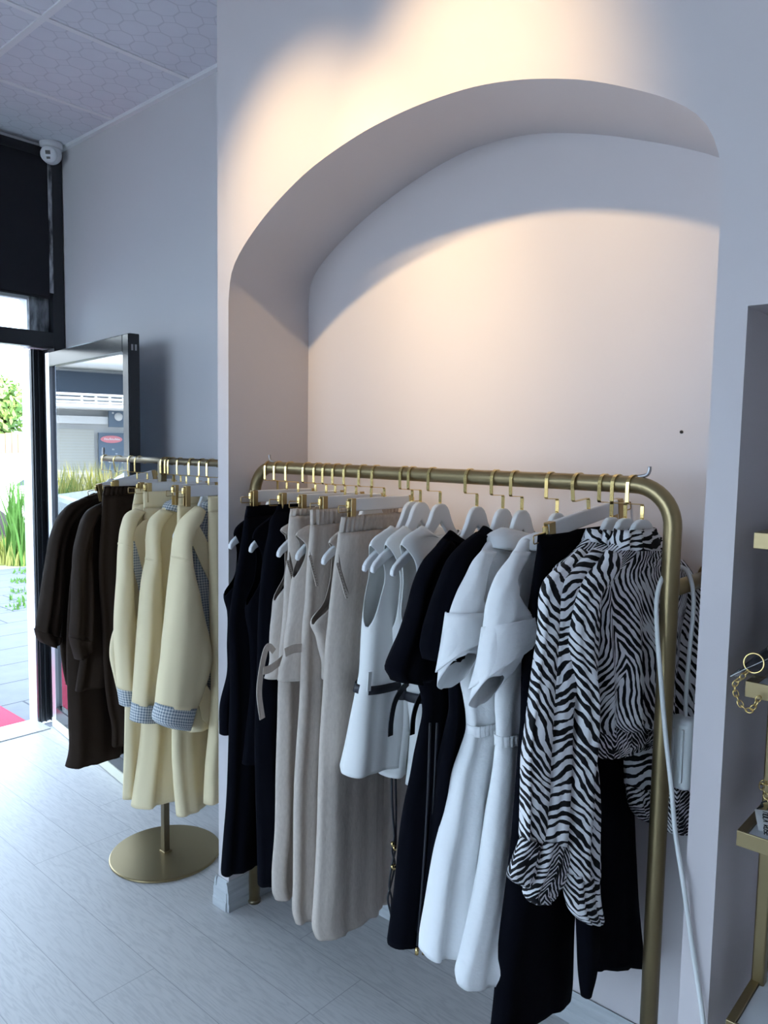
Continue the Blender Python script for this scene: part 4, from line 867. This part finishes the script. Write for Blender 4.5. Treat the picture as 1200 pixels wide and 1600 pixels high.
g.loft('collar', [((275, 778), (300, 782), .02), ((258, 790), (294, 798), .034), ((256, 796), (292, 806), .036)], 'gingham', fold=(0, .002, .1))
g.patch('lapel_tip', [(226, 844), (232, 836), (233, 848)], 'cream', dx=-.01, t=.004)
lhang('c', 300, 'white clip hanger holding the cream trousers beside the pillar side jacket', k=-.4)
g = trousers('cream_trousers', 'cream trousers with a narrow hem, right of the stand post', LXH(300),
    [(280, 767), (279, 790), (279, 850), (278, 950), (277, 1050), (272, 1137), (272, 1180), (275, 1230), (279, 1276)], 'cream', k=-.3, Yc=1.60, group='cream trousers', h1=.034, fold=.004, ymax=1.76)
lhang('s', 316.5, 'white shoulder hanger in the rightmost cream jacket, nearest the pillar')
XJ = LXH(316.5)
g = LG('cream_jacket', 'cream jacket layered over a checked shirt front, rightmost on the stand, nearest the pillar', 'jacket', 316.5, group='cream jackets')
g0 = g; g.loft('shirt_body', [((322, 782), None, .018), ((312, 800), None, .026), ((304, 830), None, .032), ((300, 880), None, .034), ((305, 940), None, .036), ((312, 1000), None, .036), ((318, 1040), None, .036), ((322, 1084), None, .036)], 'gingham', fold=(.001, .006, .09))
g.loft('sleeve', [((308, 791), (318, 800), .02), ((297, 801), (312, 814), .03), ((285, 815), (300, 830), .036), ((277, 841), (293, 852), .04), ((274, 870), (294, 878), .044), ((267, 927), (306, 928), .05), ((263, 967), (314, 966), .054), ((259, 1000), (321, 998), .056), ((256, 1032), (326, 1030), .056), ((252, 1062), (316, 1064), .054), ((248, 1102), (301, 1106), .05)], 'cream', dx=.03, fold=(0, .003, .1))
g.loft('cuff', [((248, 1099), (302, 1103), .052), ((244, 1126), (294, 1132), .052), ((250, 1132), (292, 1138), .048)], 'gingham', dx=.03, fold=(0, .001, .1))
g.loft('collar', [((330, 782), (352, 788), .02), ((314, 786), (346, 800), .032), ((316, 800), (344, 822), .03)], 'gingham', fold=(0, .002, .1))
g.strap('front_edge', [(300, 826), (312, 848), (326, 880), (338, 905), (346, 925)], 'cream', dx=.04, w=.055, t=.004)
g.strap('front_flap', [(296, 828), (300, 840), (305, 850)], 'cream', dx=.042, w=.03, t=.004)
g.loft('jacket_tail', [((305, 1096), (316, 1090), .02), ((299, 1120), (322, 1108), .024), ((293, 1143), (330, 1134), .026)], 'cream', dx=.01, fold=(0, .003, .08))
g.patch('tail_corner', [(309, 1100), (322, 1070), (334, 1090), (334, 1108), (322, 1130), (316, 1124)], 'cream', dx=.035, t=.005)
lhang('c', 331, 'white clip hanger last on the stand, its end hidden by the pillar')
g = trousers('cream_trousers', 'cream trousers last on the stand, mostly hidden by the pillar', LXH(331),
    [(326, 775), (326, 800), (328, 900), (330, 1000), (331, 1100), (328, 1140), (322, 1200), (320, 1256)], 'cream', Yc=1.60, group='cream trousers', h1=.03, fold=.004, ymax=1.76)

for nm_, g_, r_ in (('a', JK[0], [((188, 848), (204, 856), .0295), ((188, 851), (204, 859), .0295)]), ('b', JK[1], [((231, 872), (248, 877), .0312), ((230.6, 875), (248.4, 880), .0312)]), ('c', g0, [((274, 869), (294, 877), .0455), ((273.6, 872), (294.6, 880), .0455)])):
    g_.loft('shoulder_seam', r_, 'cream', dx=.03, fold=(0, 0, .1), seg=1)
# ------------------------------------------------------------------ cable, power strip
cp = [at(1099, 1640, 1, YW-.02), at(1098, 1590, 1, YW-.016), at(1088, 1520, 1, YW-.012), at(1076, 1440, 1, YW-.014), at(1066, 1370, 1, YW-.02), at(1055, 1300, 1, 1.48), at(1049, 1230, 1, 1.50), at(1040, 1150, 1, 1.515), at(1034, 1080, 1, 1.52), at(1027, 990, 1, 1.525), at(1026, 940, 1, 1.535), at(1033, 907, 1, 1.55), at(1048, 889, 1, 1.59), at(1064, 886, 1, 1.615), at(1076, 897, 1, 1.625), at(1083, 925, 1, 1.63), at(1083, 960, 1, 1.63), at(1078, 1010, 1, 1.63), at(1073, 1070, 1, 1.63), at(1071, 1116, 1, 1.63), at(1071, 1130, 1, 1.63)]
cp = [V(p[0], p[1], max(p[2], .01)) for p in cp]
tag(MB().sweep(smooth_path(cp, 7), .0048, 10).out('power_cable', 'cable'), 'white power cable looped over the wall strut and trailing down the right pillar', 'cable')
pc = at(1062, 1175, 1, 1.62)
t = thing('power_strip', 'white power strip hanging on its cable behind the right leg of the gold rail', 'power strip', tuple(pc))
zt, zb = at(1066, 1120, 1, 1.62)[2], at(1058, 1230, 1, 1.62)[2]
MB().box((pc[0]-.026, 1.600, zb), (pc[0]+.03, 1.648, zt)).out('housing', 'plastic', t, smooth=True, bevel=.014)
for q in (-.008, .012): MB().box((pc[0]+q-.003, 1.594, zb+.02), (pc[0]+q+.003, 1.603, zt-.02)).out('housing_rib', 'plastic', t, smooth=False, bevel=.002)

# ------------------------------------------------------------------ shelving unit in the right-hand niche
t = thing('shelving_unit', 'gold-framed display shelves with white tops in the niche at the right edge', 'shelving unit', (0, 1.58, 0))
SX0, SX1, SY0, SY1 = -.413, .43, 1.45, 1.74
for zt in (1.408, 1.137, .855, .484, .20):
    f = MB().box((SX0, SY0, zt-.029), (SX1, SY0+.004, zt)).box((SX0, SY0+.004, zt-.029), (SX0+.016, SY1, zt)).box((SX1-.016, SY0+.004, zt-.029), (SX1, SY1, zt)).box((SX0+.016, SY1-.012, zt-.029), (SX1-.016, SY1, zt)).box((SX0+.016, SY0+.004, zt-.029), (SX1-.016, SY0+.012, zt-.004))
    fo = f.out('shelf_frame', 'brass', t, smooth=False, bevel=.001)
    MB().box((SX0+.017, SY0+.013, zt-.018), (SX1-.017, SY1-.013, zt-.005)).out('shelf_top', 'panel', fo, smooth=False)
for x in (SX0+.0125, SX1-.0125): MB().box((x-.012, 1.600, 0), (x+.012, 1.624, 1.40)).out('post', 'brass', t, smooth=False, bevel=.003)

# bag in clear film with a chain on the second shelf
zc = 1.137
t = thing('handbag', 'black handbag with a chain strap in clear plastic on the second shelf of the niche', 'handbag', (-.27, 1.58, zc))
body = MB().prism([(-.345, 1.55, zc+.002), (-.12, 1.55, zc+.002), (-.14, 1.56, zc+.15), (-.325, 1.56, zc+.15)], (0, .09, 0)).out('bag_body', 'leather', t, smooth=False, bevel=.012)
MB().prism([(-.34, 1.545, zc+.06), (-.125, 1.545, zc+.06), (-.14, 1.553, zc+.152), (-.325, 1.553, zc+.152)], (0, .006, 0)).out('bag_flap', 'leather', t, smooth=False, bevel=.002)
def chain(name, path, m, parent, r=.0046, wire=.0012, step=.0095):
    P = np.array(smooth_path(path, 20)); s = np.r_[0, np.cumsum(np.linalg.norm(np.diff(P, axis=0), axis=1))]; q = MB(); k = 0; d = 0.
    while d < s[-1]:
        c = V(*[np.interp(d, s, P[:, i]) for i in range(3)]); c2 = V(*[np.interp(min(d+.004, s[-1]), s, P[:, i]) for i in range(3)]); tg = unit(c2-c+V(1e-6, 0, 0))
        a = unit(np.cross(tg, V(.3, 1, .2))); b_ = np.cross(tg, a); u = unit(a+b_) if k % 2 else unit(a-b_)
        q.sweep([c+tg*r*1.5*math.cos(x)+u*r*math.sin(x) for x in np.linspace(0, 2*PI, 10, endpoint=False)], wire, 5, closed=True); d += step; k += 1
    return q.out(name, m, parent)
yc_ = 1.435
chain('chain_strap', [at(1185, 1092, 1, yc_), at(1178, 1104, 1, yc_), at(1170, 1110, 1, yc_), at(1160, 1104, 1, yc_), at(1152, 1090, 1, yc_), at(1148, 1075, 1, yc_), at(1150, 1066, 1, yc_), at(1158, 1059, 1, yc_+.005), at(1168, 1049, 1, yc_+.015)], 'gold', t)
rc = at(1178, 1036, 1, 1.46); MB().sweep([rc+V(.017*math.cos(a), .004*math.sin(a), .017*math.sin(a)) for a in np.linspace(0, 2*PI, 28, endpoint=False)], .0017, 8, closed=True).out('strap_ring', 'gold', t)
A_, B_, C_, D_ = at(1141, 1057, 1, 1.445), at(1200, 1022, 1, 1.50), at(1200, 1008, 1, 1.56), at(1170, 1030, 1, 1.58)
film = MB().prism([A_, V(-.30, 1.47, zc+.02), V(-.12, 1.50, zc+.05), V(-.10, 1.66, zc+.17), V(-.335, 1.66, zc+.17), V(-.40, 1.52, zc+.05)], (0, .0, .0015)).out('clear_wrap', 'film', t, smooth=False)
MB().sweep([A_, at(1163, 1046, 1, 1.452), at(1190, 1034, 1, 1.465), at(1212, 1024, 1, 1.475)], .0006, 6).out('wrap_edge', 'plastic', t)
# chain-strap bag and swing tag on the third shelf
zc = .855
t = thing('handbag', 'small black bag with a gold chain and swing tag on the third niche shelf', 'handbag', (-.22, 1.6, zc))
MB().prism([(-.315, 1.57, zc), (-.10, 1.57, zc), (-.12, 1.58, zc+.11), (-.30, 1.58, zc+.11)], (0, .07, 0)).out('bag_body', 'leather', t, smooth=False, bevel=.014)
chain('chain_strap', [at(1200, 1252, 1, 1.55), at(1194, 1236, 1, 1.555), at(1190, 1228, 1, 1.56), at(1192, 1222, 1, 1.565), at(1200, 1224, 1, 1.57), V(-.29, 1.6, zc+.10)], 'gold', t)
T0, T1, T2, T3 = at(1179, 1265, 2, zc+.012), at(1203, 1268, 2, zc+.010), at(1206, 1302, 2, zc-.003), at(1185, 1298, 2, zc-.003)
tg = MB().prism([T0, T1, T2, T3], (0, 0, .0012)).out('swing_tag', 'sticker', t, smooth=False)
MB().sweep(smooth_path([T0+V(.004, 0, .003), at(1192, 1260, 2, zc+.02), at(1198, 1252, 2, zc+.03), V(-.30, 1.575, zc+.05)], 6), .0012, 6).out('tag_cord', 'ink', t)
def letters(txt, o, ex, ey, size, m, parent, name):
    """block lettering built from strokes on the plane spanned by ex, ey"""
    ST = {'N': 'ab bd dc', 'O': 'ab bd dc ca', 'L': 'ab af'.replace('af', 'ac'), 'A': 'ae ec gh', 'R': 'ab bd dh hg gc', 'U': 'ba ac cd', 'S': 'db bg gh hc ca', 'E': 'ab bd gh ac'}
    PT = {'a': (0, 0), 'b': (0, 1), 'c': (.6, 0), 'd': (.6, 1), 'e': (.3, 1), 'g': (0, .5), 'h': (.6, .5)}
    q = MB(); x = 0; nrm = unit(np.cross(ex, ey))
    for ch in txt:
        for st in ST.get(ch, '').split():
            p0, p1 = V(*PT[st[0]], 0), V(*PT[st[1]], 0); d = unit(p1-p0); s_ = V(-d[1], d[0], 0)*.09
            q.prism([o+(x+c[0]*size)*ex+c[1]*size*ey for c in (p0-s_, p1-s_, p1+s_, p0+s_)], nrm*.0004)
        x += size*.85
    return q.out(name, m, parent, smooth=False)
ex = unit(T2-T1); ey = unit(T1-T0); ey = unit(ey-ex*ey.dot(ex)); up = V(0, 0, .0016)
letters('NOLA RUSE', T0+(T1-T0)*.50+(T3-T0)*.10+up, ex, ey, .0092, 'ink', tg, 'tag_print')
MB().prism([T0+(T1-T0)*x+(T3-T0)*y+up for x, y in ((.30, .42), (.40, .42), (.40, .58), (.30, .58))], (0, 0, .0004)).out('tag_emblem', 'steel', tg, smooth=False)
# dark bag edge on the shelf above
t = thing('handbag', 'black bag standing at the frame edge on the second shelf, behind the wrapped one', 'handbag', (-.20, 1.69, 1.137))
MB().prism([(-.298, 1.66, 1.137), (-.08, 1.66, 1.137), (-.09, 1.66, 1.29), (-.285, 1.66, 1.31)], (0, .05, 0)).out('bag_body', 'leather', t, smooth=False, bevel=.008)
MB().sweep(smooth_path([(-.27, 1.685, 1.30), (-.24, 1.685, 1.36), (-.14, 1.685, 1.36), (-.11, 1.685, 1.28)], 6), .005, 8).out('bag_handle', 'leather', t)

# ------------------------------------------------------------------ light
W = bpy.data.worlds.new('sky'); bpy.context.scene.world = W; W.use_nodes = True; bg = W.node_tree.nodes['Background']
bg.inputs[0].default_value = (.62, .79, 1.0, 1); bg.inputs[1].default_value = SKY
sl = bpy.data.lights.new('sun', 'SUN'); sl.energy = SUN; sl.angle = .01; sl.color = (1, .93, .8); so = bpy.data.objects.new('sun', sl); C.objects.link(so)
so.rotation_euler = Vector((-.62, .18, -.76)).to_track_quat('-Z', 'Y').to_euler()
def spot(x, y, tgt, e, ang=47, blend=1., name='ceiling_spotlight'):
    l = bpy.data.lights.new(name, 'SPOT'); l.energy = e; l.color = (1, .72, .37); l.spot_size = math.radians(ang); l.spot_blend = blend; l.shadow_soft_size = .035
    o = bpy.data.objects.new(name, l); C.objects.link(o); o.location = (x, y, 2.97); o.rotation_euler = (Vector(tgt)-o.location).to_track_quat('-Z', 'Y').to_euler(); return o
spot(-1.66, .46, (-1.66, YB, 1.91), SPOT)
spot(-1.10, .46, (-1.10, YB, 2.05), SPOT)
s = bpy.context.scene; s.view_settings.view_transform = 'Standard'; s.view_settings.look = 'None'; s.view_settings.gamma = 1; s.view_settings.exposure = EXPO; s.view_settings.use_curve_mapping = False
